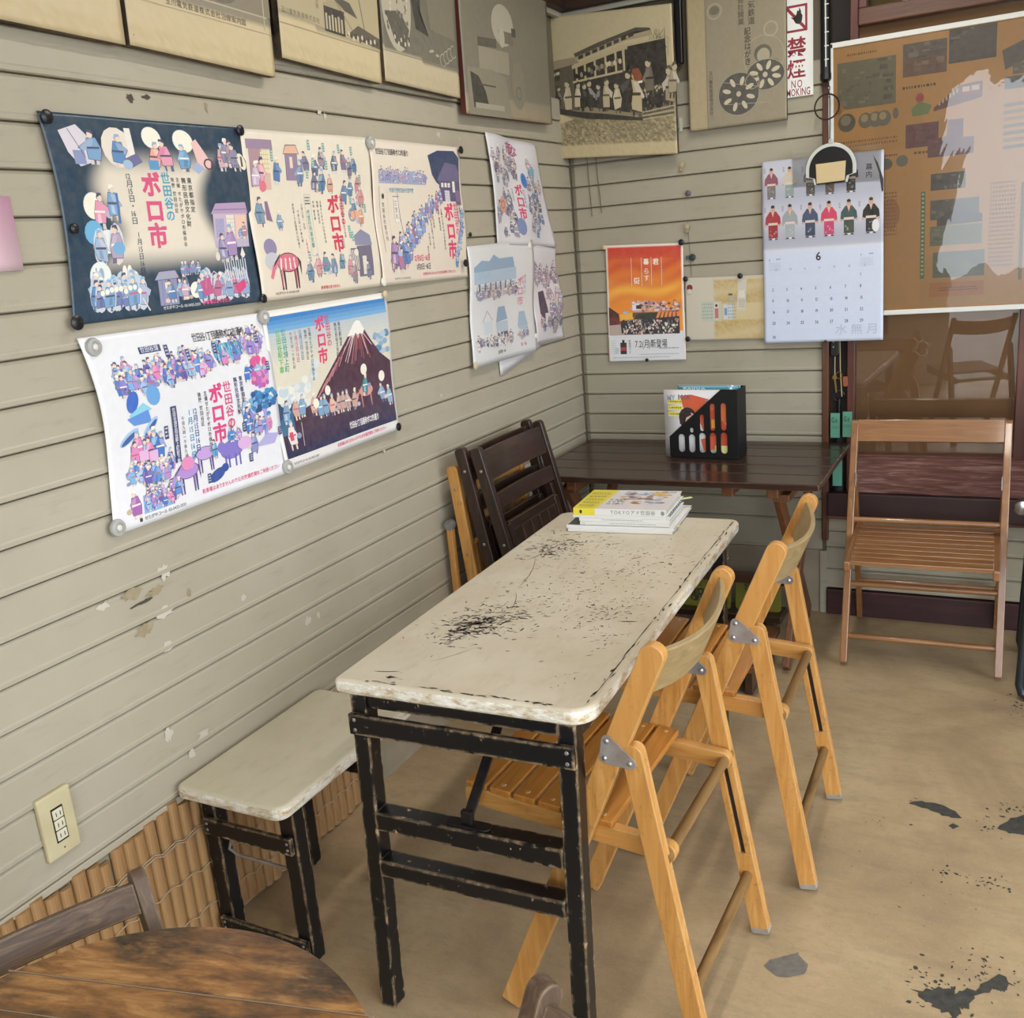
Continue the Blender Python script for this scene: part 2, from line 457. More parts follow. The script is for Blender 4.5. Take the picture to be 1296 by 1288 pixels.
wl = struct(MB().box(-.12, -.0135, -5.6, .12, 0, 2.75).build('wall_left', JOINT))
for k in range(-10, 10):
    siding(wl, 'y', -5.3, .0, gz(k), gz(k+1), WALL)
MB().box(-.0135, .004, -5.3, -.0, .345, gz(-10)+.001).build('ledge_strip', WALL, wl, .002)
MB().box(-.0135, -.004, -5.3, -.0, 0, .346).build('lower_panel', PLASTER, wl)
wb = struct(MB().box(-.12, .912, .0135, .12, .0, 2.75).build('wall_back', JOINT))
for k in range(-11, 10):
    z0, z1 = gz(k), gz(k+1)
    if k == -11: z0 = .241
    siding(wb, 'x', .004, .9115, z0, z1, WALLB, .018)
MB().box(.0, .925, .004, .0135, .0, .241).build('lower_panel', PLASTER, wb)
struct(MB().box(.912, 3.6, .125, .16, .0, 2.75).build('wall_back.002', JOINT))  # added unseen slab behind the window, blocks sky leaking in round the frame
# boards under the window, set a little differently
wu = struct(MB().box(.912, 3.5, .0135, .12, .0, .385).build('wall_back.001', JOINT))
for a, b in ((.098, .172), (.172, .255), (.255, .315), (.315, .375)):
    siding(wu, 'x', .927, 3.4, a, b, WALLB)
MB().box(.905, .927, -.004, .0135, .0, .24).build('lower_panel_stop', WALLB, wu)
struct(MB().box(.93, 3.4, -.014, .014, 0, .096).build('baseboard_back', MAROON, None, .003))
fl = struct(MB().box(-.12, 3.6, -5.6, .12, -.1, 0).build('floor', FLOOR))
struct(MB().box(-.12, 3.6, -5.6, .12, 2.72, 2.8).build('ceiling', CEIL))
# dark boards and white moulding that close the walls at the top
struct(MB().box(.0, .93, -.045, .0, 2.19, 2.45).build('trim_1', BEAM['x'], None, .004))
struct(MB().box(.0, .045, -5.3, -.045, 2.19, 2.45).build('trim_2', BEAM['y'], None, .004))
struct(MB().box(.0, .91, -.022, .0, 2.172, 2.19).build('trim_3', WHITEW, None, .003))
struct(MB().box(.0, .022, -5.3, -.022, 2.172, 2.19).build('trim_4', WHITEW, None, .003))
# right side and the open front behind the camera
wr = struct(MB().box(3.4, 3.52, -1.3, .12, 0, 2.75).box(3.4, 3.52, -5.6, -4.5, 0, 2.75).box(3.4, 3.52, -4.5, -1.3, 2.3, 2.75).build('wall_right', WALL))
wf = struct(MB().box(-.12, 1.0, -5.42, -5.3, 0, 2.75).box(1.0, 3.4, -5.42, -5.3, 2.3, 2.75).box(3.35, 3.4, -5.42, -5.3, 0, 2.3).build('wall_front', WALL))
struct(MB().box(-6, 14, -20, -5.6, -.12, -.02).box(3.6, 14, -5.6, 4, -.12, -.02).build('floor_outside', plain('street_asphalt', '#8d8b86', .9)))

# ---------------------------------------------------------------- window on the back wall: post, recess, sash with paper behind the glass
win = holder('window_1')
CARD = plain('brown_backing_paper', '#86613f', .85, c2='#8f6b49', scale=4)
def glass(name, tint=(1, 1, 1), rough=.0, refl=1.0):
    s = N(name); s.n.remove(s.b); out = s.n['Material Output']
    t = s.add('ShaderNodeBsdfTransparent'); t.inputs[0].default_value = tint+(1,)
    g = s.add('ShaderNodeBsdfGlossy'); g.inputs['Roughness'].default_value = rough; g.inputs[0].default_value = (refl, refl, refl, 1)
    fr = s.add('ShaderNodeFresnel'); fr.inputs[0].default_value = 1.52
    m = s.add('ShaderNodeMixShader'); s.link(fr.outputs[0], m.inputs[0]); s.link(t.outputs[0], m.inputs[1]); s.link(g.outputs[0], m.inputs[2])
    s.link(m.outputs[0], out.inputs[0]); s.fr = fr; s.g = g
    return s
GLASS = glass('window_glass').m
def film():
    s = glass('crinkled_film'); b = s.add('ShaderNodeBump'); b.inputs['Strength'].default_value = .12; b.inputs['Distance'].default_value = .010
    s.link(s.noise(s.coord((2.6, 2.6, 2.0)), 1.0, 4, .5, .8), b.inputs['Height'])
    s.link(b.outputs[0], s.g.inputs['Normal']); s.link(b.outputs[0], s.fr.inputs['Normal'])
    return s.m
FILM = film()
MB().box(.912, .935, -.016, .04, .285, 2.72).build('post', DARKW['z'], win, .003)
MB().box(.935, .994, .035, .06, .30, 2.72).build('recess_back', plain('recess_dark_wood', '#1d1210', .7), win)
MB().box(.994, 1.020, -.004, .05, .385, 2.72).build('jamb', REDW['z'], win, .003)
MB().box(1.020, 3.4, -.020, .045, .470, .600).build('bottom_rail', SASH, win, .004)
MB().box(1.020, 3.4, -.012, .019, .600, .606).build('glazing_bead', SASH, win, .001)
MB().box(.935, 3.4, -.040, .05, .385, .470).build('sill', plain('sill_dark_paint', '#2b191b', .42, c2='#38201f', scale=12), win, .004)
MB().box(.935, 3.4, -.030, .02, .372, .385).build('sill_edge', SASH, win, .002)
MB().box(1.020, 3.4, .020, .024, .596, 1.990).build('pane', GLASS, win)
MB().box(1.020, 3.4, .030, .036, .59, 1.995).build('backing_paper', CARD, win)
MB().box(1.020, 3.4, -.012, .045, 1.985, 2.035).build('meeting_rail', DARKW['x'], win, .004)
AMB = plain('amber_wall_beyond', '#5a4a1c', .8, c2='#3a3217', scale=1.5)
MB().box(1.020, 1.045, -.008, .045, 2.035, 2.72).build('upper_stile', REDW['z'], win, .003)
MB().box(1.045, 3.4, .018, .022, 2.035, 2.72).build('upper_pane', GLASS, win)
MB().box(1.0, 3.4, .10, .12, 2.035, 2.72).build('amber_panel', AMB, win)
MB().box(1.515, 1.56, -.012, .04, .604, 1.985).build('stile', REDW['z'], win, .003)

# ---------------------------------------------------------------- wear on the floor and the wall: bare patches with their own shape
def ragged(pts, rng, amp, sub=3):
    o = []; m = len(pts)
    for i in range(m):
        (x0, y0), (x1, y1) = pts[i], pts[(i+1) % m]
        for k in range(sub):
            t = k/sub; o.append((x0+(x1-x0)*t+rng.uniform(-amp, amp), y0+(y1-y0)*t+rng.uniform(-amp, amp)))
    return o
def patch(name, pts, mat, parent, z=.0007):
    v = [(p[0], p[1], z) for p in pts]
    return mesh_obj(name, v, [tuple(range(len(pts)))], mat, parent)
BARE = plain('bare_dark_screed', '#33332f', .85, c2='#4b4a44', scale=60)
r = random.Random(5)
patch('bare_patch', ragged([(1.126, -1.892), (1.134, -1.872), (1.154, -1.853), (1.171, -1.841), (1.18, -1.828), (1.187, -1.844), (1.205, -1.858), (1.203, -1.885), (1.18, -1.905), (1.158, -1.911), (1.142, -1.904)], r, .0015), plain('worn_grey_screed', '#6b6760', .9, c2='#7d7870', scale=80), fl)
patch('bare_patch', ragged([(1.331, -1.21), (1.353, -1.195), (1.389, -1.193), (1.425, -1.206), (1.448, -1.237), (1.419, -1.244), (1.382, -1.228), (1.346, -1.219)], r, .004), BARE, fl)
patch('bare_patch', ragged([(1.421, -1.281), (1.432, -1.267), (1.444, -1.276), (1.432, -1.291)], r, .001), BARE, fl)
patch('bare_patch', ragged([(1.524, -1.254), (1.553, -1.203), (1.58, -1.179), (1.66, -1.2), (1.64, -1.27), (1.58, -1.264), (1.546, -1.27)], r, .005), BARE, fl)
patch('bare_patch', ragged([(1.396, -1.859), (1.434, -1.829), (1.474, -1.832), (1.507, -1.80), (1.539, -1.752), (1.57, -1.775), (1.536, -1.797), (1.501, -1.824), (1.486, -1.859), (1.472, -1.901), (1.445, -1.891), (1.417, -1.872)], r, .008, 4), BARE, fl)
def flecks(name, spots, mat, parent, z=.0006, seed=1):
    rr = random.Random(seed); b = MB()
    for x, y, spread, n, sz in spots:
        for i in range(n):
            cx, cy = x+rr.gauss(0, spread), y+rr.gauss(0, spread); k = rr.randint(4, 7); a = rr.uniform(0, 6.28); el = rr.uniform(.25, .9); q0 = sz*rr.uniform(.4, 1.3)
            v = []
            for j in range(k):
                q = 6.2832*j/k; px, py = q0*math.cos(q)*rr.uniform(.6, 1.2), q0*el*math.sin(q)*rr.uniform(.6, 1.2)
                v.append((cx+px*math.cos(a)-py*math.sin(a), cy+px*math.sin(a)+py*math.cos(a), z))
            b.add(v, [tuple(range(k))])
    o = mesh_obj(name, b.v, b.f, mat, parent); o['kind'] = 'stuff'; return o
flecks('paint_flecks', [(1.34, -1.307, .003, 2, .005), (1.35, -1.62, .002, 1, .007), (1.535, -1.134, .01, 5, .004), (1.512, -1.715, .006, 3, .006),
    (1.42, -1.473, .012, 14, .004), (1.472, -1.468, .012, 7, .004), (1.522, -1.47, .014, 12, .005), (1.511, -1.476, .02, 10, .003), (1.567, -.55, .03, 26, .006),
    (1.557, -.629, .03, 10, .003), (1.267, -1.319, .012, 8, .003), (1.5, -1.25, .02, 16, .004), (1.335, -1.2, .01, 6, .004), (1.56, -1.16, .02, 14, .006),
    (1.43, -1.82, .03, 34, .005), (1.52, -1.77, .03, 40, .004), (1.4, -1.6, .1, 14, .002), (1.5, -1.55, .08, 16, .002), (1.2, -1.45, .1, 7, .002), (1.45, -1.88, .03, 20, .005)], BARE, fl, seed=4)

# tape scraps, scuffs and filler on the left wall (y, z, width, height, tilt)
TAPE = plain('old_tape_residue', '#8d8168', .6, c2='#a59878', scale=40)
SCUFF = plain('chipped_pale_filler', '#c6c0b2', .7)
DARKSC = plain('dark_scrape', '#4d4639', .8)
def wall_patch(name, y, z, w, h, tilt, mat, seed, x=.0012, amp=.45):
    rr = random.Random(seed); n = 18; w *= .8; h *= .8; v = []
    for i in range(n):
        q = 6.2832*i/n; rx = w/2*(1.1 if abs(math.cos(q)) > .7 else 1)*(1+rr.uniform(-amp, amp)); a, b = rx*math.cos(q), h/2*math.sin(q)*(1+rr.uniform(-amp, amp))
        v.append((x, y+a*math.cos(tilt)-b*math.sin(tilt), z+a*math.sin(tilt)+b*math.cos(tilt)))
    v.append((x, y, z)); mesh_obj(name, v, [(i, (i+1) % n, n) for i in range(n)], mat, wl)
for i, (y, z, w, h, m) in enumerate([(-2.27, .815, .05, .028, TAPE), (-2.215, .80, .05, .024, TAPE), (-2.185, .83, .03, .04, SCUFF), (-2.25, .79, .07, .008, DARKSC), (-2.34, .815, .03, .02, SCUFF),
        (-2.26, .735, .05, .03, TAPE), (-2.2, .75, .045, .028, SCUFF), (-2.13, .765, .012, .03, TAPE), (-2.21, .68, .04, .025, SCUFF), (-1.98, .70, .02, .02, SCUFF), (-1.78, .565, .026, .028, SCUFF), (-1.74, .565, .012, .02, SCUFF),
        (-2.25, .50, .03, .035, SCUFF), (-2.16, .455, .035, .03, SCUFF), (-2.2, .43, .02, .03, SCUFF), (-2.02, 1.74, .02, .01, DARKSC), (-2.06, 1.735, .018, .02, DARKSC), (-1.86, 1.735, .008, .025, TAPE),
        (-1.38, .905, .012, .02, SCUFF), (-1.48, 1.755, .018, .016, SCUFF), (-1.46, 1.745, .01, .02, SCUFF), (-.93, 1.735, .02, .02, SCUFF), (-.81, 1.73, .006, .015, SCUFF), (-1.06, 1.0, .012, .014, SCUFF)]):
    wall_patch('wall_scuff', y, z, w, h, .05, m, i)

# roll-up bamboo blind pinned along the foot of the left wall
BAMB = wood('split_bamboo', 'z', '#7d5a36', '#a07c52', '#bb986b', .5, k=.7, bump=.15)
CORD = plain('blind_cord', '#a89a85', .8)
bl = thing('bamboo_blind', 'split bamboo blind fixed along the foot of the beige left wall', 'blind', (.0, -2.2, 0))
slat = None; rr = random.Random(11); y = -1.665; n = 0
while y > -3.05:
    b = MB(); hh = .335; w = .0145
    if slat is None or n % 5 == 0:
        v = []; K = 7; f = []
        for i in range(6):
            z = hh*i/5
            for j in range(K):
                q = math.pi*j/(K-1); v.append((.001+.0105*math.sin(q)*(1.06 if i in (2,) else 1), math.cos(q)*w, z))
        for i in range(5):
            for j in range(K-1): f.append((i*K+j, i*K+j+1, (i+1)*K+j+1, (i+1)*K+j))
        f.append(tuple(range(5*K, 6*K))); f.append(tuple(range(K-1, -1, -1)))
        slat = b.add(v, f).build('bamboo_slat', BAMB, bl, 0, True); o = slat
    else:
        o = slat.copy(); C.objects.link(o)
    o.location = (.0, y+2.2, .008+rr.uniform(-.005, .010)); o.rotation_euler = (rr.uniform(-.012, .012), 0, 0); o.scale = (1, rr.uniform(.92, 1.06), 1+rr.uniform(-.03, .03))
    y -= .0292*rr.uniform(.95, 1.05); n += 1
for z, dd in ((.285, 0), (.279, .004), (.185, .002), (.085, 0)):
    pts = []; yy = -1.655
    while yy > -3.05:
        pts.append((.0135+.002*math.sin(yy*215)+dd*.2, yy+2.2, z+.004*math.sin(yy*107+z*30)-.012*max(0, math.sin(yy*9+z*10)))); yy -= .007
    MB().tube(pts, .0011, 5).build('blind_cord', CORD, bl)

# power outlet
IV = plain('ivory_plastic', '#c9bf9b', .4, c2='#bdb28c', scale=20)
ou = thing('power_outlet', 'ivory wall outlet plate above the bamboo blind on the left wall', 'outlet', (.0, -2.529, .467))
MB().box(0, .011, -.0345, .0345, -.0625, .0625).build('cover_plate', IV, ou, .003)
MB().box(.0105, .0115, -.0125, .0125, -.034, .034).build('socket_well', plain('socket_gap_black', '#17140f', .8), ou)
for z in (-.021, 0, .021):
    s_ = MB().box(.0105, .0135, -.0105, .0105, z-.0095, z+.0095).build('socket_insert', plain('socket_insert_cream', '#d5cfb8', .4), ou, .0015)
    MB().box(.0134, .0138, -.005, -.0035, z-.004, z+.004).box(.0134, .0138, .0035, .005, z-.004, z+.004).build('socket_slot', plain('slot_black', '#1a1712', .8), s_)
MB().lathe([(.0018, 0), (.0015, .0008)], 10, (.011, .0, -.048), (1, 0, 0)).build('screw', plain('outlet_screw', '#6d6658', .4, .8), ou)

# ceiling lamps (above the frame): fixture with a glowing tube
def lamp(x, y, z, label):
    t = thing('ceiling_lamp', label, 'lamp', (x, y, z), 0)
    MB().box(-.06, .06, -.6, .6, .02, .16).build('housing', WHITEW, t, .004)
    s = N('lamp_tube_glow'); s.b.inputs['Emission Color'].default_value = (1, .93, .8, 1); s.b.inputs['Emission Strength'].default_value = 4
    MB().tube([(0, -.57, 0), (0, .57, 0)], .014, 10).build('tube', s.m, t)
lamp(*LAMPS[0], 'white tube lamp on the ceiling over the white table')
lamp(*LAMPS[1], 'white tube lamp on the ceiling near the open shop front')
# ---------------------------------------------------------------- furniture materials
OR = {a: wood('honey_varnished_wood', a, '#95602c', '#c58e4a', '#dab070', .42, wear='#b5a07c', wear_amt=.31, coat=.15, bump=.18, dirt='#7a5a34') for a in 'xyz'}
OREDGE = wood('grimy_curved_plywood', 'y', '#7d6a4a', '#9a845c', '#b39b70', .5, wear='#c7b593', wear_amt=.25)
ORSEAT = wood('honey_seat_slat', 'y', '#8a5422', '#b57834', '#c98e48', .34, coat=.35, bump=.1)
DOWEL = wood('worn_dowel', 'y', '#5f4526', '#83633a', '#a08050', .5)
STEEL = plain('zinc_plated_steel', '#94979a', .42, .35, c2='#74726f', scale=40)
RUSTY = plain('rusted_hinge_steel', '#85766c', .5, .2, c2='#a09d99', scale=30)
BOLT = plain('bright_bolt_head', '#c2c6ca', .3, .9)
GREYFOOT = plain('scuffed_foot_end', '#8b8378', .8, c2='#a39a8c', scale=60)

# folding chair, first kind: two long slanting posts, hinged rear legs, slatted seat, bent plywood back
def chair_posts_frame(m, t, slot=True, pw=.041, back_t=.011, back_h=.088, bulge=.037, plates=(RUSTY, RUSTY)):
    top = Vector((-.142, 0, .792)); foot = Vector((.187, 0, .012)); pd = (top-foot).normalized(); nb = Vector((-pd.z, 0, pd.x))
    if nb.x > 0: nb = -nb
    for sy in (-1, 1):
        Y = Vector((0, sy*.187, 0))
        MB().plank(foot+Y, top+Y, pw, .022, (1, 0, 0), .006, pw*.49).build('front_leg_post', m['post'], t, .002)
        a = Vector((-.089, 0, .612))+Y; b = Vector((-.196, 0, .007))+Y; d = b-a
        L = MB()
        if slot:                                                    # outer face whole, a slot cut in the inner face
            o1, o2 = Vector((0, sy*.0035, 0)), Vector((0, -sy*.0075, 0))
            L.plank(a+o1, b+o1, .037, .015, (1, 0, 0), .016, .006)
            L.plank(a+o2, a+d*.38+o2, .037, .0071, (1, 0, 0), .016, 0).plank(a+d*.70+o2, b+o2, .037, .0071, (1, 0, 0), 0, .006)
            w = Vector((d.z, 0, -d.x)).normalized()
            for q in (-.0115, .0115): L.plank(a+d*.38+w*q+o2, a+d*.70+w*q+o2, .0140, .0071, (1, 0, 0))
        else: L.plank(a, b, .037, .022, (1, 0, 0), .016, .006)
        lg = L.build('rear_leg', m['post'], t, .0018)
        if slot: MB().plank(a+d*.38-Vector((0, sy*.0042, 0)), a+d*.70-Vector((0, sy*.0042, 0)), .010, .0008, (1, 0, 0)).build('slot_shade', plain('dark_slot', '#2b1f16', .8), lg)  # added dark strip in the slot, its shade put in as colour
        MB().plank(b-d.normalized()*.013, b+d.normalized()*.0005, .0378, .0228, (1, 0, 0), 0, .006).build('foot_end', GREYFOOT, lg, .0015)
        # hinge plate on the outer face
        yo = sy*.187+.0112; hp = MB()                            # both plates lie on the same-handed face, as on the near side
        tri = [(-.051, .615), (-.046, .583), (-.090, .581)]; out = []
        cs = [(px+.0105*math.cos(q*.3927), pz+.0105*math.sin(q*.3927)) for px, pz in tri for q in range(16)]
        cs.sort()                                                   # outline: hull of three discs
        for run in (cs, cs[::-1]):
            h_ = []
            for p_ in run:
                while len(h_) > 1 and (h_[-1][0]-h_[-2][0])*(p_[1]-h_[-2][1])-(h_[-1][1]-h_[-2][1])*(p_[0]-h_[-2][0]) <= 0: h_.pop()
                h_.append(p_)
            out += [(p_[0], yo, p_[1]) for p_ in h_[:-1]]
        pl = hp.prism(out, (0, .0022, 0)).build('hinge_plate', plates[0] if sy < 0 else plates[1], t, .0006)
        for px, pz in tri:
            MB().lathe([(.005, 0), (.0046, .002), (.002, .0036)], 10, (px, yo+.002, pz), (0, 1, 0)).build('rivet', BOLT, pl, 0, True)
        # seat rail
        r0 = Vector((.258, sy*.160, .434)); r1 = Vector((-.150, sy*.160, .404))
        MB().plank(r0, r1, .036, .02, (0, 0, 1), .012, .017).build('seat_rail', m['rail'], t, .0018)
    for i in range(6):
        q = .028+.0495*i; z = .434-.03*q/.408+.018+.0075; x = .258-q
        sl = MB().plank((x, -.174, z), (x, .174, z), .0425, .013, (1, 0, .07)).build('seat_slat', m['slat'], t, .002)
        for sy in (-1, 1):
            MB().lathe([(.0052, 0), (.004, .0012)], 8, (x, sy*.157, z+.0062), (0, 0, 1)).build('plug', m['rail'], sl)
    MB().tube([(-.137, -.186, .405), (-.137, .186, .405)], .0105, 12).build('rail_dowel', m['dowel'], t, 0, True)
    MB().tube([(-.172, -.186, .14), (-.172, .186, .14)], .0105, 12).build('lower_dowel', m['dowel'], t, 0, True)
    # bent back board
    v = []; f = []; K = 16
    c0 = foot+pd*((top-foot).length-.018-back_h/2)
    for i in range(K+1):
        y = -.177+.354*i/K; u = y/.177; o = nb*(bulge*(1-u*u))
        for sh, sn in ((-.5, -.5), (.5, -.5), (.5, .5), (-.5, .5)):
            v.append(c0+o+pd*(sh*back_h)+nb*(sn*back_t)+Vector((0, y, 0)))
    for i in range(K):
        for j in range(4): f.append((i*4+j, i*4+(j+1) % 4, (i+1)*4+(j+1) % 4, (i+1)*4+j))
    f += [(3, 2, 1, 0), (K*4, K*4+1, K*4+2, K*4+3)]
    MB().add(v, f).build('backrest', m['back'], t, .002, True)
    return t
mA = dict(post=OR['z'], rail=OR['x'], slat=ORSEAT, dowel=DOWEL, back=OREDGE)
PI = math.pi
c1 = chair_posts_frame(mA, thing('folding_chair', 'honey coloured folding chair at the near end of the white table', 'chair', (.9005, -1.983, 0), PI-math.radians(1.5), 'honey wooden folding chairs'), plates=(STEEL, RUSTY))
c2 = dup(c1); c2.location = (.965, -1.443, 0); c2.rotation_euler = (0, 0, PI+math.radians(1.0))
rename(c2, 'honey coloured folding chair second from the viewer, beside the far half of the white table')
AG = {a: wood('weathered_grey_brown_wood', a, '#2b2018', '#564233', '#7d674f', .6, wear='#a3906f', wear_amt=.26, k=1.6) for a in 'xyz'}
mW = dict(post=AG['z'], rail=AG['x'], slat=AG['y'], dowel=AG['y'], back=AG['y'])
fw = Vector((-.47, -.88, 0)).normalized()
c3 = chair_posts_frame(mW, thing('folding_chair', 'dark weathered folding chair with only a rounded post end showing at the bottom edge', 'chair', (1.268, -3.082, 0), math.atan2(fw.y, fw.x), None), slot=False, pw=.028); c3.scale = (.988, .988, .988)
fw = Vector((.92, -.40, 0)).normalized()
c4 = chair_posts_frame(mW, thing('weathered_chair', 'low grey weathered chair with a thick curved back rail behind the round table', 'chair', (.553, -2.951, 0), math.atan2(fw.y, fw.x), None), slot=False, back_t=.024, back_h=.05, bulge=.035)
c4.scale = (.826, .826, .826)

# folding chair, second kind: brown varnish, straight back board, seat of narrow slats
BR = {a: wood('brown_varnished_wood', a, '#6b4425', '#8b5f38', '#a67a4d', .36, wear='#b7a594', wear_amt=.10, coat=.4, bump=.1) for a in 'xyz'}
def chair_b():
    t = thing('folding_chair', 'brown varnished folding chair opened under the window, facing the room', 'chair', (1.277, -.25, 0), -PI/2+math.radians(1.5))
    H = .2255                                                       # local x forward (towards the room), y across
    top = Vector((-.075, 0, .762)); foot = Vector((.197, 0, .010))
    for sy in (-1, 1):
        Y = Vector((0, sy*H, 0))
        MB().plank(foot+Y, top+Y, .030, .022, (1, 0, 0), .008, .014).build('front_leg_post', BR['z'], t, .003)
        MB().plank(Vector((-.037, sy*(H-.003), .580)), Vector((-.232, sy*(H-.003), .008)), .028, .018, (1, 0, 0), .012, .006).build('rear_leg', BR['z'], t, .002)
        MB().plank((-.0, sy*(H-.0115), .60), (.012, sy*(H-.0115), .555), .014, .003, (1, 0, 0), .006, .006).build('hinge_plate', STEEL, t)
        MB().plank((.292, sy*(H-.019), .372), (-.06, sy*(H-.019), .408), .036, .018, (0, 0, 1), .008, .008).build('seat_rail', BR['x'], t, .003)
    MB().plank(Vector((-.064, -H, .728)), Vector((-.064, H, .728)), .072, .016, (-.36, 0, .93)).build('backrest', BR['y'], t, .002)
    for i in range(9):
        x = .272-i*.034; z = .374+(.292-x)*.1
        MB().plank((x, -H+.026, z+.012), (x, H-.026, z+.012), .0305 if i else .034, .014, (1, 0, -.1)).build('seat_slat', BR['y'], t, .002)
    def rod(nm, x, z, r=.0095, h=H): MB().tube([(x, -h, z), (x, h, z)], r, 12).build(nm, BR['y'], t, 0, True)
    rod('back_rod', .035, .452); rod('middle_rod', .108, .255); rod('lower_rod', .166, .095); rod('rear_rod', -.180, .165, .0085, H-.004)
    return t
chair_b()

# ---------------------------------------------------------------- white worktable
def painted_top(name, c, c2, edge_c):
    s = N(name); v = s.coord((1, 1, 1)); a = s.noise(v, 7, 5, .6); b = s.noise(s.coord((6, 2.2, 6)), 6, 6, .7)
    c0 = s.ramp(a, [(.3, c), (.7, c2)])
    c0 = s.mix(s.math('MULTIPLY', s.step(b, .52, .78), .45), c0, '#a99c84')
    nz = s.n.new('ShaderNodeNewGeometry'); sep = s.add('ShaderNodeSeparateXYZ'); s.link(nz.outputs['Normal'], sep.inputs[0])
    side = s.step(sep.outputs[2], .75, .35)
    e = s.noise(s.coord((9, 9, 26)), 3, 7, .75)
    ec = s.ramp(e, [(.38, '#b89f78'), (.50, '#d9d3c4'), (.62, edge_c), (.8, '#c6b18e')])
    c0 = s.mix(side, c0, ec)
    s.col(c0); s.bump(b, .25, .0012); return s.fin(.42, coat=.05)
WTOP = painted_top('cream_painted_top', '#c6bba4', '#d2c9b6', '#f2f0ea')
BTOP = painted_top('cream_painted_bench', '#c4bda6', '#d0cab6', '#eeece4')
def chipped_black():
    s = N('chipped_black_paint'); n = s.noise(s.coord((30, 30, 30)), 2.2, 7, .75); e = s.edge(.011)
    f = s.step(s.math('ADD', s.math('MULTIPLY', n, 1.6), s.math('MULTIPLY', e, 1.15)), 1.03, 1.07)
    f2 = s.step(s.noise(s.coord((9, 9, 5)), 4, 4), .40, .46)
    s.col(s.mix(s.math('MULTIPLY', f, f2), '#0d0f13', '#c9ae8b'))
    return s.fin(.32, spec=.5)
BLK = chipped_black()
def rounded(x0, x1, y0, y1, r, n=6):
    o = []
    for cx, cy, rr, a in ((x1-r[0], y1-r[0], r[0], 0), (x0+r[1], y1-r[1], r[1], 90), (x0+r[2], y0+r[2], r[2], 180), (x1-r[3], y0+r[3], r[3], 270)):
        for i in range(n+1):
            q = math.radians(a+90*i/n); o.append((cx+rr*math.cos(q), cy+rr*math.sin(q)))
    return o
def slab(outline, z0, z1): return MB().prism([(x, y, z0) for x, y in outline], (0, 0, z1-z0))
wt = thing('white_worktable', 'long worn white-painted table on chipped black legs in the middle', 'table', (.668, -1.672, 0), math.radians(1.9))
slab(rounded(-.2485, .2485, -.557, .557, (.03, .03, .012, .045)), .651, .680).build('tabletop', WTOP, wt, .008, False, 3)
for sx in (-1, 1):
    for sy in (-1, 1):
        x = sx*.203; y = sy*.532
        yt, yb = (-.532, -.566) if sy < 0 else (.505, .470)
        MB().plank((x, yb, 0), (x, yt, .651), .036, .033, (0, 1, 0)).build('leg', BLK, wt, .0015)
for sy in (-1, 1):
    y = -.534 if sy < 0 else .507; yo = y+sy*.0185
    yl = -.548 if sy < 0 else .487
    MB().box(-.1865, .1865, y-.012, y+.012, .625, .651).build('apron', BLK, wt, .0015)
    f_ = MB().box(-.2195, .2195, yo-.0005, yo+sy*.012, .577, .617).build('upper_rail', BLK, wt, .0015)
    for x in (-.207, .207):
        for z in (.587, .607): MB().lathe([(.0042, 0), (.003, .0016)], 10, (x, yo+sy*.0115, z), (0, sy, 0)).build('screw', STEEL, f_)
    MB().box(-.1865, .1865, yl-.019, yl+.019, .385, .422).build('stretcher', BLK, wt, .002)
    MB().box(-.1865, .1865, yl-.021+sy*.005, yl+.017+sy*.005, .292, .325).build('stretcher', BLK, wt, .002)
for sx in (-1, 1): MB().box(sx*.203-.012, sx*.203+.012, -.511, .511, .610, .651).build('side_apron', BLK, wt, .0015)
IRON = plain('dark_iron', '#26262a', .45, .7, c2='#3a3431', scale=60)
pl = slab(rounded(-.045, .045, -.013, .013, (.012,)*4), .422, .426)
for v in pl.v: v.y -= .548; v.x += 0
pl = pl.build('stay_bracket', IRON, wt, .0015)
MB().box(-.012, .010, -.554, -.542, .426, .452).build('bracket_lug', IRON, pl, .002)
MB().plank((0, -.548, .438), (.012, -.30, .650), .020, .004, (1, 0, 0), .004, .004).build('folding_stay', IRON, wt, .001)
# chips and cuts in the paint of the top
INK = plain('dark_wood_showing', '#3a2c2b', .7, c2='#1f1a1c', scale=80)
def to_local(p): 
    a = -math.radians(1.9); x, y = p[0]-.668, p[1]+1.672; return x*math.cos(a)-y*math.sin(a), x*math.sin(a)+y*math.cos(a)
rr = random.Random(21); b = MB()
def scratch(cx, cy, L, w, a, bend=0):
    n = 5; pts = []
    for i in range(n+1):
        t = i/n-.5; pts.append((cx+math.cos(a)*L*t-math.sin(a)*bend*(t*t-.25)*L, cy+math.sin(a)*L*t+math.cos(a)*bend*(t*t-.25)*L, w*(1-abs(2*t)**1.5)*rr.uniform(.5, 1.1)+w*.12))
    v = []
    for x, y, q in pts: v += [(x-math.sin(a)*q/2, y+math.cos(a)*q/2, .6806), (x+math.sin(a)*q/2, y-math.cos(a)*q/2, .6806)]
    b.add(v, [(2*i, 2*i+1, 2*i+3, 2*i+2) for i in range(n)])
def inside(x, y): return abs(x) < .235 and abs(y) < .543
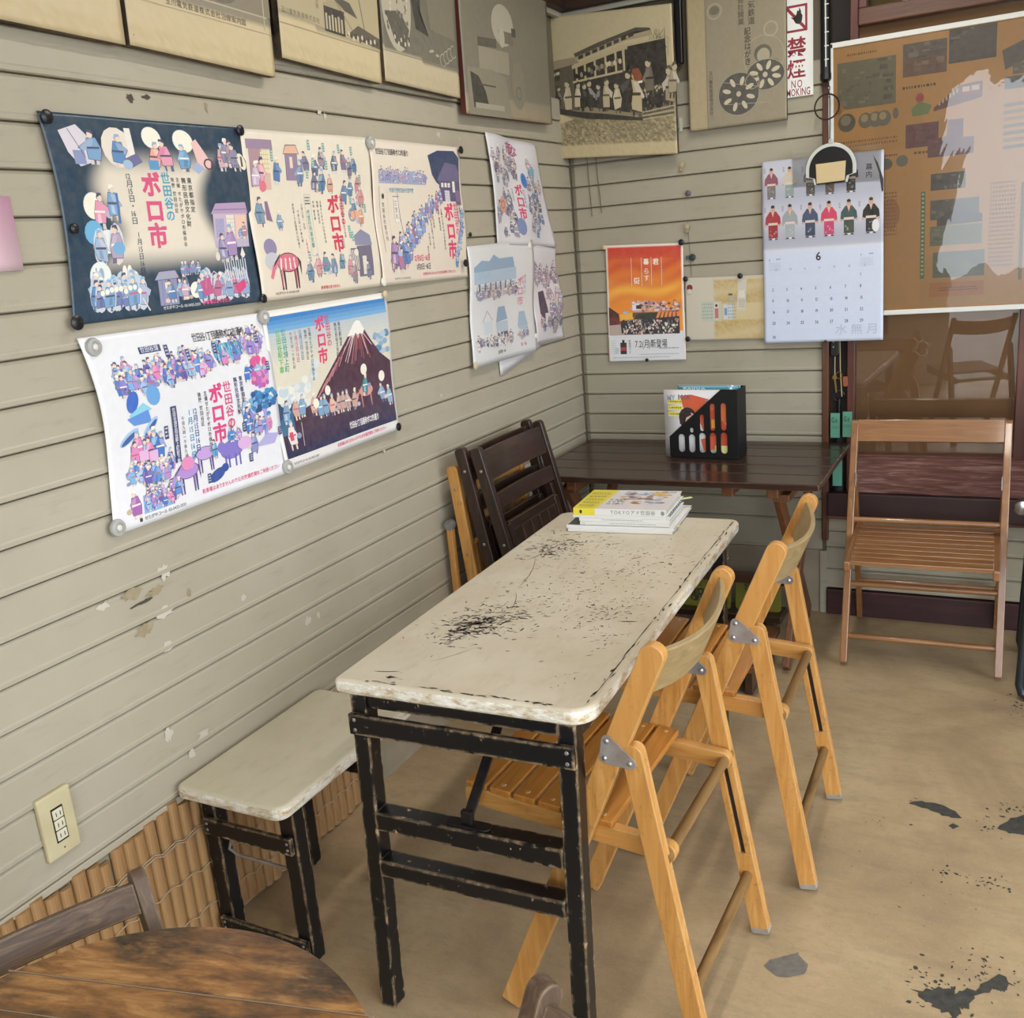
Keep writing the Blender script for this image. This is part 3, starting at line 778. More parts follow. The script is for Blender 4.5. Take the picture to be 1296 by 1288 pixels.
for (px, py), sp, n, L in [((.572, -1.93), .032, 150, .012), ((.58, -1.94), .03, 40, .018), ((.515, -1.44), .03, 40, .015), ((.60, -1.90), .05, 150, .012), ((.55, -1.99), .022, 40, .014), ((.52, -1.45), .035, 110, .012), ((.56, -1.42), .05, 90, .010), ((.70, -1.75), .09, 150, .009), ((.80, -1.80), .035, 70, .009), ((.835, -1.93), .022, 24, .008),
        ((.8, -1.5), .05, 60, .010), ((.66, -1.55), .08, 90, .009), ((.84, -2.13), .02, 12, .008), ((.55, -2.2), .02, 8, .01), ((.66, -1.7), .16, 120, .007), ((.75, -1.35), .09, 60, .008), ((.48, -1.35), .03, 30, .01)]:
    for i in range(n):
        x, y = to_local((px+rr.gauss(0, sp), py+rr.gauss(0, sp*1.3)))
        if inside(x, y): scratch(x, y, L*rr.uniform(.3, 1.6), L*rr.uniform(.05, .32), rr.gauss(.5, .7), rr.uniform(-.5, .5))
for p, L, w, a in [((.585, -1.80), .12, .0016, 1.9), ((.53, -1.62), .22, .0015, 1.8), ((.50, -1.5), .1, .002, 1.3), ((.57, -2.0), .08, .003, 1.2), ((.60, -2.08), .1, .0012, 1.0), ((.52, -2.18), .05, .003, .25), ((.57, -1.93), .04, .012, .7), ((.555, -1.97), .03, .010, .9), ((.54, -2.2), .016, .012, .3), ((.86, -1.84), .04, .003, .2)]:
    x, y = to_local(p); scratch(x, y, L, w, a, .2)
for i in range(60):                                                 # along the rims
    s_ = rr.choice((0, 0, 1)); 
    if s_ == 0: scratch(.236+rr.uniform(-.006, .006), rr.uniform(-.52, .53), rr.uniform(.006, .03), rr.uniform(.001, .005), 1.57+rr.uniform(-.2, .2))
    else: scratch(rr.uniform(-.23, .2), -.547+rr.uniform(-.003, .004), rr.uniform(.005, .03), rr.uniform(.001, .005), rr.uniform(-.2, .2))
y = -.50
while y < .5:                                                       # the crack along the long edge
    L = rr.uniform(.04, .11); scratch(.2325+rr.uniform(-.0015, .0015), y+L/2, L*1.05, rr.uniform(.0012, .003), 1.57+rr.uniform(-.02, .02)); y += L*(1 if rr.random() < .8 else 1.4)
sc = b.build('paint_chips', INK, wt); sc['kind'] = 'stuff'

# ---------------------------------------------------------------- short white bench
be = thing('bench', 'short white-painted bench with black legs against the left wall', 'bench', (.148, -2.03, 0))
slab(rounded(-.140, .142, -.238, .240, (.02, .02, .02, .03)), .363, .393).build('bench_top', BTOP, be, .009, False, 3)
for x0, x1 in ((-.128, -.090), (.087, .125)):
    for y0, y1 in ((-.19, -.155), (.075, .11)):
        MB().box(x0, x1, y0, y1, 0, .363).build('leg', BLK, be, .0015)
for y in (-.1905, .1105):
    sg = -1 if y < 0 else 1
    f_ = MB().box(-.118, .118, y, y+sg*.010, .262, .300).build('upper_rail', BLK, be, .0015)
    f2 = MB().box(-.118, .118, y, y+sg*.010, .022, .055).build('lower_rail', BLK, be, .0015) if sg < 0 else None
    for q, z in ((f_, .274), (f_, .288), (f2, .031), (f2, .045)):
        if not q: continue
        for x in (-.108, .108): MB().lathe([(.0038, 0), (.003, .0014)], 10, (x, y+sg*.0095, z), (0, sg, 0)).build('screw', STEEL, q)
MB().tube([(-.088, -.172, .25), (-.075, -.172, .262), (-.07, -.172, .25), (-.085, -.172, .215), (-.06, -.172, .205), (.09, -.172, .205)], .0035, 8).build('brace_rod', RUSTY, be, 0, True)
MB().tube([(-.02, -.15, .36), (-.05, -.1, .30)], .003, 6).build('brace_rod', RUSTY, be)

# ---------------------------------------------------------------- dark slatted table under the notices
DT = {a: wood('dark_stained_table_wood', a, '#1c110d', '#36231b', '#523629', .30, wear='#9a7a5c', wear_amt=.20, coat=.3) for a in 'xyz'}
DTW = wood('worn_edge_table_wood', 'x', '#1c110d', '#36231b', '#523629', .30, wear='#a07c5c', wear_amt=.36, coat=.3)
BW = {a: wood('mid_brown_table_leg', a, '#45291a', '#6b442b', '#855a3a', .4, wear='#a07c58', wear_amt=.08) for a in 'xyz'}
dt = thing('dark_plank_table', 'dark-stained plank table with crossed legs below the notices on the back wall', 'table', (.52, -.32, 0))
for i in range(5):
    y0 = -.305+i*.1225
    MB().box(-.488, .490, y0, y0+.1190, .629, .650).build('top_plank', DTW if i == 0 else DT['x'], dt, .004)
for x in (-.33, .205, .345):
    MB().box(x-.018, x+.018, -.275, .275, .595, .629).build('batten', BW['y'], dt, .003)
for x, dx in ((.36, .0), (-.36, 0)):
    MB().plank((x-.012, -.215, .600), (x-.012, .275, .012), .055, .022, (0, 1, 0)).build('leg', BW['z'], dt, .003)
    MB().plank((x+.014, .215, .600), (x+.014, -.235, .012), .055, .022, (0, 1, 0)).build('leg', BW['z'], dt, .003)
    MB().box(x-.02, x+.03, -.245, .285, .575, .600).build('leg_cleat', BW['y'], dt, .003)
MB().box(-.36, .36, .02, .05, .20, .235).build('stretcher', DT['x'], dt, .003)

# ---------------------------------------------------------------- round table at the viewer's end
def round_wood():
    s = N('worn_round_top_wood'); v = s.coord((5, 26, 26)); a = s.noise(v, 2.2, 7, .7, .6); b = s.noise(s.coord((3, 7, 7)), 1.8, 5, .65); g = s.noise(s.coord((14, 60, 60)), 2, 5, .7)
    c = s.ramp(a, [(.3, '#5a3a1e'), (.5, '#8f6337'), (.7, '#bf9056')])
    c = s.mix(s.step(b, .43, .57), c, s.ramp(g, [(.35, '#2a1d14'), (.7, '#5f4930')]))
    c = s.mix(s.math('MULTIPLY', s.step(g, .62, .74), .35), c, '#b59a74')
    s.col(c); s.bump(g, .3, .001); return s.fin(.42, coat=.1)
RT = {a: round_wood() for a in 'x'}
rt = thing('round_table', 'small round wooden table with worn dark planks in the bottom left corner', 'table', (.743, -3.058, 0), math.radians(13))
R = .2915; cuts = [-R, -.15, -.06, .033, .126, .183, R]
for i in range(6):
    y0, y1 = cuts[i]+(.0006 if i else 0), cuts[i+1]-(.0006 if i < 5 else 0); o = []
    a0, a1 = math.asin(max(-1, y0/R)), math.asin(min(1, y1/R)); K = 18
    o = [(R*math.cos(a0+(a1-a0)*k/K), R*math.sin(a0+(a1-a0)*k/K)) for k in range(K+1)]
    o += [(-x, y) for x, y in reversed(o)]
    q = []
    for p in o:
        if not q or math.dist(p, q[-1]) > 1e-4: q.append(p)
    if math.dist(q[0], q[-1]) < 1e-4: q.pop()
    slab(q, .595, .620).build('top_plank', RT['x'], rt, .0015)
for q in (45, 235, 275):
    q = math.radians(q-13); MB().lathe([(.011, 0), (.016, .35), (.017, .58)], 14, (.205*math.cos(q), .205*math.sin(q), .015)).build('leg', BW['z'], rt, 0, True)
for x, y in ((.0, .12), (0, -.12)): MB().box(-.15, .15, y-.015, y+.015, .575, .595).build('cleat', BW['x'], rt, .002)
MB().box(-.235, .235, .1825, .1836, .616, .6206).box(-.26, .26, .1255, .1264, .616, .6206).build('pale_joint', plain('dusty_joint', '#8d7a62', .8), rt)

# ---------------------------------------------------------------- folded chairs leaning on the left wall
DK = {a: wood('near_black_stained_wood', a, '#17100d', '#2e1d16', '#4d3226', .34, wear='#8f7866', wear_amt=.2, coat=.25) for a in 'xyz'}
def folded(name, label, xt, zt, xf, y0, y1, m, top_rail=True, back_x=0, knob=False, pw=.036):
    t = thing(name, label, 'chair', ((xt+xf)/2, (y0+y1)/2, 0), 0, 'folded chairs leaning on the left wall')
    hy = (y1-y0)/2; T = Vector((xt-(xt+xf)/2, 0, zt)); F = Vector((xf-(xt+xf)/2, 0, .008)); d = (F-T).normalized(); n = Vector((-d.z, 0, d.x)); L = (F-T).length
    P = lambda s, y, o=0: T+d*s+n*o+Vector((0, y, 0))
    for sy in (-1, 1):
        MB().plank(P(0, sy*hy), P(L, sy*hy), pw, .022, (1, 0, 0), .014, .004).build('front_leg_post', m['z'], t, .003)
        MB().plank(P(.20, sy*(hy-.026), -.012), P(L, sy*(hy-.026), -.008), .026, .018, (1, 0, 0), .01, .004).build('rear_leg', m['z'], t, .002)
        for s in (.34, .36): MB().lathe([(.005, 0), (.003, .002)], 10, P(s*L if s < .35 else .07, sy*(hy+.0112)), (0, sy, 0)).build('bolt', RUSTY, t)
    def curved(nm, s0, s1, bulge, hw):
        v = []; f = []; K = 10
        for i in range(K+1):
            u = 2*i/K-1
            for s, o in ((s0, -.007), (s1, -.007), (s1, .007), (s0, .007)): v.append(P(s, u*hw, o-bulge*(1-u*u)))
        for i in range(K):
            for j in range(4): f.append((i*4+j, i*4+(j+1) % 4, (i+1)*4+(j+1) % 4, (i+1)*4+j))
        f += [(3, 2, 1, 0), (K*4, K*4+1, K*4+2, K*4+3)]
        MB().add(v, f).build(nm, m['y'], t, .002, True)
    curved('back_slat', .018, .108, .02, hy-.010)
    curved('back_slat', .15, .20, .02, hy-.010)
    # seat folded up between the posts
    hw = hy-.042
    MB().plank(P(.255, -hw), P(.255, hw), .030, .018, d).build('seat_rail', m['y'], t, .002)
    MB().plank(P(.60, -hw), P(.60, hw), .030, .018, d).build('seat_rail', m['y'], t, .002)
    for sy in (-1, 1): MB().plank(P(.245, sy*hw), P(.64, sy*hw), .026, .022, (0, 1, 0), .008, .008).build('seat_side', m['z'], t, .002)
    for k in range(5):
        y = -hw+.013+(2*hw-.026)*(k+.5)/5
        MB().plank(P(.27, y, .001), P(.585, y, .001), (2*hw-.03)/5-.002, .010, (0, 1, 0)).build('seat_slat', m['z'], t, .0015)
    return t
folded('folded_chair', 'near-black folded chair in front of the leaning stack, its slatted back to the room', .135, .856, .345, -1.118, -.705, DK)
folded('folded_chair', 'dark folded chair in the middle of the leaning stack, mostly hidden', .086, .856, .250, -1.122, -.69, DK)
ft = folded('folded_chair', 'honey coloured folded chair at the back of the leaning stack, against the siding', .052, .80, .132, -1.118, -.72, OR)
MB().plank((-.062, -.212, .615), (-.056, -.212, .01), .020, .018, (1, 0, 0), .009, .004).build('rear_leg', OR['z'], ft, .002)
MB().lathe([(.015, -.012), (.016, -.008), (.016, .009), (.010, .012)], 16, (-.061, -.212, .622), (0, 1, 0)).build('hinge_cap', STEEL, ft, 0, True)

# ---------------------------------------------------------------- below the dark table
lp = thing('low_plank', 'dark low plank lying on the floor under the yellow signs', 'plank', (.65, -.18, 0))
MB().box(-.24, .16, -.055, .055, .03, .056).build('board', DT['x'], lp, .003)
for x in (-.20, .12): MB().box(x-.015, x+.015, -.05, .05, 0, .03).build('block', DT['y'], lp, .002)
st = thing('wooden_step', 'low dark wooden step box on the floor under the plank table', 'step', (.67, -.60, 0))
MB().box(-.18, .18, -.17, .17, .082, .105).build('top_board', BW['x'], st, .003)
for x in (-.15, .15): MB().box(x-.012, x+.012, -.15, .15, 0, .082).build('side_board', DT['y'], st, .002)
MB().box(-.138, .138, .12, .135, .0, .082).build('back_board', DT['x'], st, .002)
# ---------------------------------------------------------------- market posters on the left wall
PAPER = ink_mat('printed_poster_paper', .42, .25)
SHEETW, SHEETH = .5, .365
BLUES = ['#7aa6cf', '#5b8dc0', '#93b9d8', '#6f7fb5', '#a5b4d6']
MIXED = ['#7aa6cf', '#5a86bd', '#e9a3b0', '#d98ba6', '#a292c4', '#8f86b8', '#c9b6cf', '#e6c9c0', '#4d6aa8']
VIV = ['#5a94d8', '#3f78c8', '#8b7fd0', '#b093d6', '#e08ac0', '#9fc2ea', '#6a5fb0', '#d9b6e2', '#7cb6e8']
GREY = ['#8a90a8', '#a7a3b4', '#6f7690', '#b5a8b0', '#5e6380', '#c7b7b7']
PINK = '#d9487f'; RED = '#d23c5c'; CY = '#3fa0c4'; DK_ = '#2c2b38'; NAVY = '#1d3a50'
def poster(label, corners, colfn, art, wave, bow=(.015, .012), w=SHEETW, h=SHEETH, nrm=(1, 0, 0), nx=40, ny=30, name='poster', mat=None, cat='poster', group='market posters on the left wall'):
    fn = bent(*corners, w, h, nrm, wave, bow)
    o = sheet(name, None, fn, w, h, colfn, mat or PAPER, nx, ny)
    tag(o, label, cat, group)
    p = Print(fn); art(p, w, h); p.build('printed_picture', mat or PAPER, o)
    return o
def title(p, x, y, h1, h2, c1, c2, lead=1.0):                       # 世田谷の beside ボロ市, read downwards
    p.vtext('世田谷の', x+h2*1.05, y, h1, c1, .02, 1.0)
    p.vtext('ボロ市', x, y, h2, c2, .035, .98)
def sponsors(p, x, y, h, c=DK_):
    p.vtext('東京都指定', x+h*3.6, y, h*1.05, c, .01, 1.12); p.vtext('無形民俗文化財', x+h*2.3, y, h*1.05, c, .01, 1.12)
    p.vtext('主催 せたがやボロ市保存会', x+h*1.1, y, h*.8, c, .005, 1.15); p.vtext('後援 世田谷区', x, y, h*.8, c, .005, 1.15)
def foot_line(p, x, y, h, c, t='駐車場はありません', c2=PINK, x2=None):
    x = p.text('せたがやコール 03-5432-3333', x, y, h, c, .012)
    p.text(t, x2 or x+h, y-h*.25, h*1.25, c2, .025)
def lantern(p, x, y, r, c='#f6f0e0'):
    p.ell(x, y, r*1.06, r*1.1, '#d8dde0', 20); p.ell(x, y, r, r*1.04, c, 20)
def hut(p, x, y, w, h, wall='#8f92b4', roof='#a7a5bd', ln='#474a66'):
    p.rect(x-.001, y-.001, x+w+.001, y+h, ln); p.rect(x, y, x+w, y+h, wall)
    for i in range(5): p.line(x+w*i/5, y, x+w*i/5, y+h, .0006, ln)
    p.poly([(x-w*.18, y+h*.06), (x+w*.1, y-h*.28), (x+w*1.0, y-h*.3), (x+w*1.2, y+h*.04)], ln)
    p.poly([(x-w*.15, y+h*.04), (x+w*.12, y-h*.25), (x+w*.98, y-h*.27), (x+w*1.15, y+h*.02)], roof)
    p.rect(x+w*.35, y+h*.15, x+w*.6, y+h*.55, '#e9dcc2')
def house(p, x, y, w, h):
    p.rect(x, y, x+w, y+h, '#c9b7cb')
    p.poly([(x-w*.05, y+h*.02), (x+w*.1, y-h*.28), (x+w*.98, y-h*.32), (x+w*1.03, y)], '#b79cc0'); p.line(x+w*.05, y-h*.1, x+w*1.0, y-h*.12, .002, '#8a6f9a')
    p.rect(x+w*.05, y+h*.15, x+w*.3, y+h*.7, '#a9a4c8'); p.rect(x+w*.38, y+h*.05, x+w*.6, y+h*.75, '#efe8dc')
    for i in range(1, 4): p.line(x+w*(.38+.055*i), y+h*.05, x+w*(.38+.055*i), y+h*.75, .0007, '#b7a7a0')
    for i in range(1, 6): p.line(x+w*.38, y+h*(.05+.115*i), x+w*.6, y+h*(.05+.115*i), .0007, '#b7a7a0')
    p.rect(x+w*.64, y+h*.05, x+w*.97, y+h*.75, '#efc9b4'); p.ell(x+w*.8, y+h*.6, w*.1, h*.16, '#5f9fcf'); p.rect(x, y+h*.8, x+w, y+h, '#bfb3cf')
    p.fig(x+w*.9, y+h*.76, h*.5, '#b98a98')
def horse(p, x, y, s, c, ln, flip=1):
    X = lambda a: x+a*s*flip
    for a in (-.32, -.22, .2, .3): p.poly([(X(a-.035), y-.5*s), (X(a+.045), y-.5*s), (X(a+.05), y), (X(a+.0), y)], ln)
    for a in (-.3, .24): p.poly([(X(a-.025), y-.5*s), (X(a+.03), y-.5*s), (X(a+.03), y-.05*s), (X(a+.0), y-.05*s)], c)
    p.ell(x, y-.6*s, .42*s, .22*s, ln, 18); p.ell(x, y-.6*s, .40*s, .20*s, c, 18)
    p.poly([(X(-.4), y-.7*s), (X(-.25), y-.78*s), (X(-.5), y-.45*s), (X(-.62), y-.25*s), (X(-.7), y-.3*s), (X(-.58), y-.55*s)], c)
    p.poly([(X(-.25), y-.82*s), (X(-.5), y-.62*s), (X(-.54), y-.52*s), (X(-.3), y-.72*s)], ln)
    p.poly([(X(.38), y-.72*s), (X(.5), y-.6*s), (X(.47), y-.28*s), (X(.42), y-.55*s)], ln)
def tags_(p, L, c='#6aa39e'):
    for x, y, h in L: p.rect(x, y, x+.009, y+h, c); p.scribble(x+.002, y+.002, x+.008, y+h-.001, '#e7efe6', max(2, int(h/.006)))

# 1 navy poster with a lit middle
def col1(u, v):
    d = min(u-.02, 1.02-u)/.27
    top = (v-.12)/.18; bot = (.80-v)/.16; l = (u-.16-.05*math.sin(v*14))/.12; r_ = (.80-u+.06*math.sin(v*9+1))/.10
    t = min(1, max(0, min(top, bot, l, r_)))
    t = t*t*(3-2*t)
    return lerpc(NAVY, '#e6dccb', t)
def art1(p, w, h):
    R_ = p.rng; H = '#d8dbe2'; p.xf = (1, 0, .80, -.006)
    p.poly([(.03, .045), (.07, .03), (.095, .06), (.09, .11), (.06, .12), (.04, .09)], '#d9d3dc'); p.fig(.095, .115, .075, '#7fa5cc', halo=None, flip=-1); p.rect(.05, .085, .075, .115, '#8a97c0'); p.line(.05, .04, .075, .10, .0015, '#4c5070')
    p.ell(.155, .075, .038, .045, '#e9e0d4'); p.fig(.15, .12, .075, '#5b8dbf'); p.rect(.18, .03, .195, .09, '#efe9e2'); p.poly([(.165, .10), (.2, .085), (.21, .105), (.18, .12)], '#6d6d98'); p.ell(.172, .112, .012, .011, '#a9c1da')
    lantern(p, .245, .048, .023); p.fig(.238, .125, .068, '#eea898'); p.rect(.225, .10, .25, .122, '#5d9bc8'); p.fig(.275, .125, .075, '#e59fb4', dark='#dc8aa6')
    lantern(p, .325, .052, .025); p.fig(.318, .125, .066, '#6fa3cc', dark='#8fb4d8'); p.poly([(.345, .055), (.36, .045), (.39, .10), (.385, .12), (.365, .115), (.352, .1)], '#ecc3c0'); p.ring(.383, .105, .012, .004, '#54344c'); p.poly([(.335, .115), (.35, .1), (.37, .115), (.35, .13)], '#a7b5d6')
    for x in (.425, .44, .455, .47): p.fig(x, .115+R_.uniform(-.008, .008), .07, R_.choice(['#b09aa8', '#d4aeb2', '#8f8ea6']), halo=None)
    p.ell(.485, .095, .012, .022, '#efe4d0', rot=-.3); p.rect(.482, .082, .488, .108, '#5a4a40'); p.xf = (1, 0, 1, 0)
    lantern(p, .072, .158, .022); p.fig(.083, .20, .065, '#e49bb6'); p.ell(.065, .205, .022, .022, '#6db3dd'); p.fig(.12, .185, .065, '#7fa9d4'); p.rect(.127, .135, .133, .19, '#4b7ab5')
    lantern(p, .095, .222, .02, '#e9edee'); p.fig(.08, .265, .065, '#a3bcd8', halo=H); p.fig(.115, .262, .07, '#b8a4bf', halo=H); p.ell(.12, .235, .015, .012, '#7ab0db')
    for x in (.128, .14): p.ell(x, .28, .006, .014, '#f2ece4')
    lantern(p, .07, .283, .024, '#eaf0ee'); p.line(.06, .268, .063, .31, .002, '#56607e'); p.ell(.072, .28, .006, .012, '#9fb2c6')
    p.crowd(.055, .335, .165, .352, 20, .055, BLUES, halo='#c3d2e0')
    for i in range(9): lantern(p, .07+.011*i, .312+R_.uniform(-.004, .004), .0048)
    p.line(.163, .33, .178, .355, .003, '#ded8d0')
    hut(p, .205, .297, .048, .052); p.fig(.24, .345, .045, '#5f82b5'); p.crowd(.262, .335, .285, .345, 5, .045, BLUES+['#c9a7bd']); lantern(p, .302, .325, .015)
    for i in range(5): p.fig(.272+.011*i, .295, .028, '#7c93bb')
    p.crowd(.32, .345, .46, .352, 18, .056, ['#6d93c2', '#8fa9cf', '#5f7aae', '#c26f95', '#a09fc4'], halo='#cfd3e0')
    p.poly([(.315, .31), (.345, .302), (.352, .335), (.325, .34)], '#c2578b'); p.poly([(.42, .325), (.452, .312), (.455, .33), (.43, .342)], '#d6407c')
    for i in range(10): p.line(.395+i*.0075, .265+R_.uniform(-.006, .006), .4+i*.007, .312, .0035, '#cfd6e2'); p.line(.397+i*.0075, .27, .402+i*.007, .31, .001, '#3b4a66')
    for x in (.335, .372): p.line(x, .298, x-.004, .325, .004, '#c37794')
    house(p, .375, .175, .108, .07); p.fig(.40, .275, .06, '#9a94bd'); p.fig(.428, .272, .075, '#a88cbc'); p.ell(.378, .262, .007, .009, '#e5dcd0'); p.poly([(.45, .262), (.458, .245), (.466, .262), (.46, .268)], '#f0e4e0')
    title(p, .196, .096, .0235, .049, CY, '#dd5585'); sponsors(p, .272, .105, .0118)
    p.vtext('12月15日・16日', .158, .098, .0142, '#33405c', .005, .95, 1.25); p.vtext('1月15日16日', .166, .205, .0135, '#33405c', .005, 1.0)
    foot_line(p, .21, .350, .0075, '#e8e6e0', c2='#e65a92')
O1 = poster('navy-bordered festival poster with a cream middle, upper left of the wall group',
    [(.004, -2.278, 1.695), (.004, -1.778, 1.699), (.006, -1.786, 1.334), (.008, -2.293, 1.334)], col1, art1,
    lambda u, v: .003+.004*math.sin(v*7)*(.3+u*.7)+.002*math.sin(u*9+v*3), (.03, -.012), nx=80, ny=60)

# 2 cream poster, horse and shop fronts
CRM = '#eae0cf'
def art2(p, w, h):
    R_ = p.rng
    p.rect(.012, .02, .10, .04, '#9d86a0'); p.rect(.018, .04, .06, .12, '#b08f98'); p.rect(.055, .042, .085, .09, '#efe3c0')
    for i in range(5): p.line(.055, .042+.0096*i, .085, .042+.0096*i, .0008, '#a89a70'); p.line(.055+.006*i, .042, .055+.006*i, .09, .0008, '#a89a70')
    p.rect(.06, .09, .085, .125, '#d9b9ab'); p.crowd(.03, .115, .055, .13, 4, .055, MIXED); p.ell(.055, .118, .012, .012, '#e0768a')
    p.fig(.105, .115, .06, '#4f7fb5'); hut(p, .145, .045, .045, .06, '#9a86a2', '#e9b99c'); p.fig(.195, .118, .06, '#6f8fb2')
    for x, y in ((.225, .09), (.255, .10), (.285, .08), (.275, .135), (.245, .13), (.31, .135), (.33, .09), (.37, .085), (.395, .1), (.42, .09), (.39, .145), (.425, .135), (.36, .16), (.40, .2), (.44, .17), (.43, .215)):
        p.fig(x, y, R_.uniform(.045, .058), R_.choice(['#5c86a8', '#8b86a0', '#cf8f93', '#a08f9e', '#5d6c88', '#d9a184', '#7b7791']))
    tags_(p, [(.09, .04, .025), (.235, .015, .022), (.29, .02, .02), (.35, .022, .02), (.405, .025, .02), (.22, .08, .02), (.245, .055, .02), (.295, .06, .02), (.435, .09, .02), (.385, .14, .02), (.45, .16, .02), (.375, .225, .022), (.19, .265, .022), (.33, .24, .022), (.365, .21, .03), (.24, .3, .02)])
    p.ell(.405, .185, .02, .012, '#e9b090'); p.ring(.39, .185, .014, .004, '#8f8fa8'); p.fig(.035, .205, .065, '#7f9ab0'); p.fig(.10, .215, .045, '#7fa0c0'); p.poly([(.055, .15), (.065, .15), (.075, .195), (.055, .19)], '#8c6f8c')
    p.ell(.05, .25, .022, .02, '#8f86a8'); p.ell(.05, .28, .025, .02, '#c4c6cc')
    horse(p, .105, .345, .1, '#d9768a', '#4a3036')
    for i in range(4): p.line(.08+.016*i, .275, .075+.018*i, .30, .005, '#efe6e0')
    for x in (.19, .225, .255, .285, .315, .35): p.fig(x, .325+R_.uniform(-.01, .012), .055, R_.choice(['#5c8fae', '#5f7196', '#d49ba0', '#6d92a8']))
    p.poly([(.385, .235), (.42, .22), (.46, .235), (.465, .26), (.385, .258)], '#8b8ca8'); p.rect(.39, .26, .46, .335, '#6f6a80'); p.rect(.41, .285, .43, .33, '#e5ddd0')
    p.rect(.36, .265, .395, .32, '#4f4f62')
    for i in range(6): p.rect(.362+i*.0055, .268, .365+i*.0055, .318, '#e7ded2')
    p.ell(.385, .275, .009, .009, '#efe6d6'); p.fig(.37, .35, .055, '#9a8a90'); p.fig(.44, .345, .05, '#7e8098')
    title(p, .292, .137, .018, .046, '#d64b68', RED)
    for i, (t, c) in enumerate((('東京都指定無形民俗文化財', DK_),)): p.vtext(t, .345, .145, .0075, c, .0, 1.05)
    p.vtext('主催せたがやボロ市保存会', .262, .15, .0075, DK_, 0, 1.1); p.vtext('後援 世田谷区', .25, .15, .0075, DK_, 0, 1.1); p.vtext('年始 東京都', .235, .15, .0075, DK_, 0, 1.1)
    p.rect(.205, .135, .2058, .275, '#a8b7a0'); p.rect(.228, .135, .2288, .275, '#a8b7a0'); p.rect(.205, .135, .2288, .1358, '#a8b7a0'); p.rect(.205, .2745, .2288, .2755, '#a8b7a0')
    p.vtext('代官行列東京都', .209, .17, .0125, '#4aa39a', .01, 1.0); p.scribble(.208, .14, .226, .16, DK_, 3)
    p.vtext('12月15日・16日', .188, .155, .0085, DK_, .0, 1.0); p.vtext('1月15日・16日', .186, .235, .0085, '#d2605c', .01, 1.0); p.vtext('午前九時～午後九時', .172, .17, .0075, DK_, 0, 1.1); p.vtext('世田谷1丁目通称ボロ市通り', .155, .155, .0075, DK_, 0, 1.05)
    foot_line(p, .045, .348, .0068, DK_, c2='#cf4653', x2=.225)
poster('cream festival poster with a pink packhorse, in the middle of the upper row',
    [(.005, -1.782, 1.697), (.005, -1.300, 1.705), (.008, -1.312, 1.334), (.007, -1.787, 1.333)], lambda u, v: lerpc(CRM, '#e2d5c2', v*.6), art2,
    lambda u, v: .003+.0035*math.sin(v*8+1)+.002*math.sin(u*11), (.0, -.01), nx=40, ny=30)

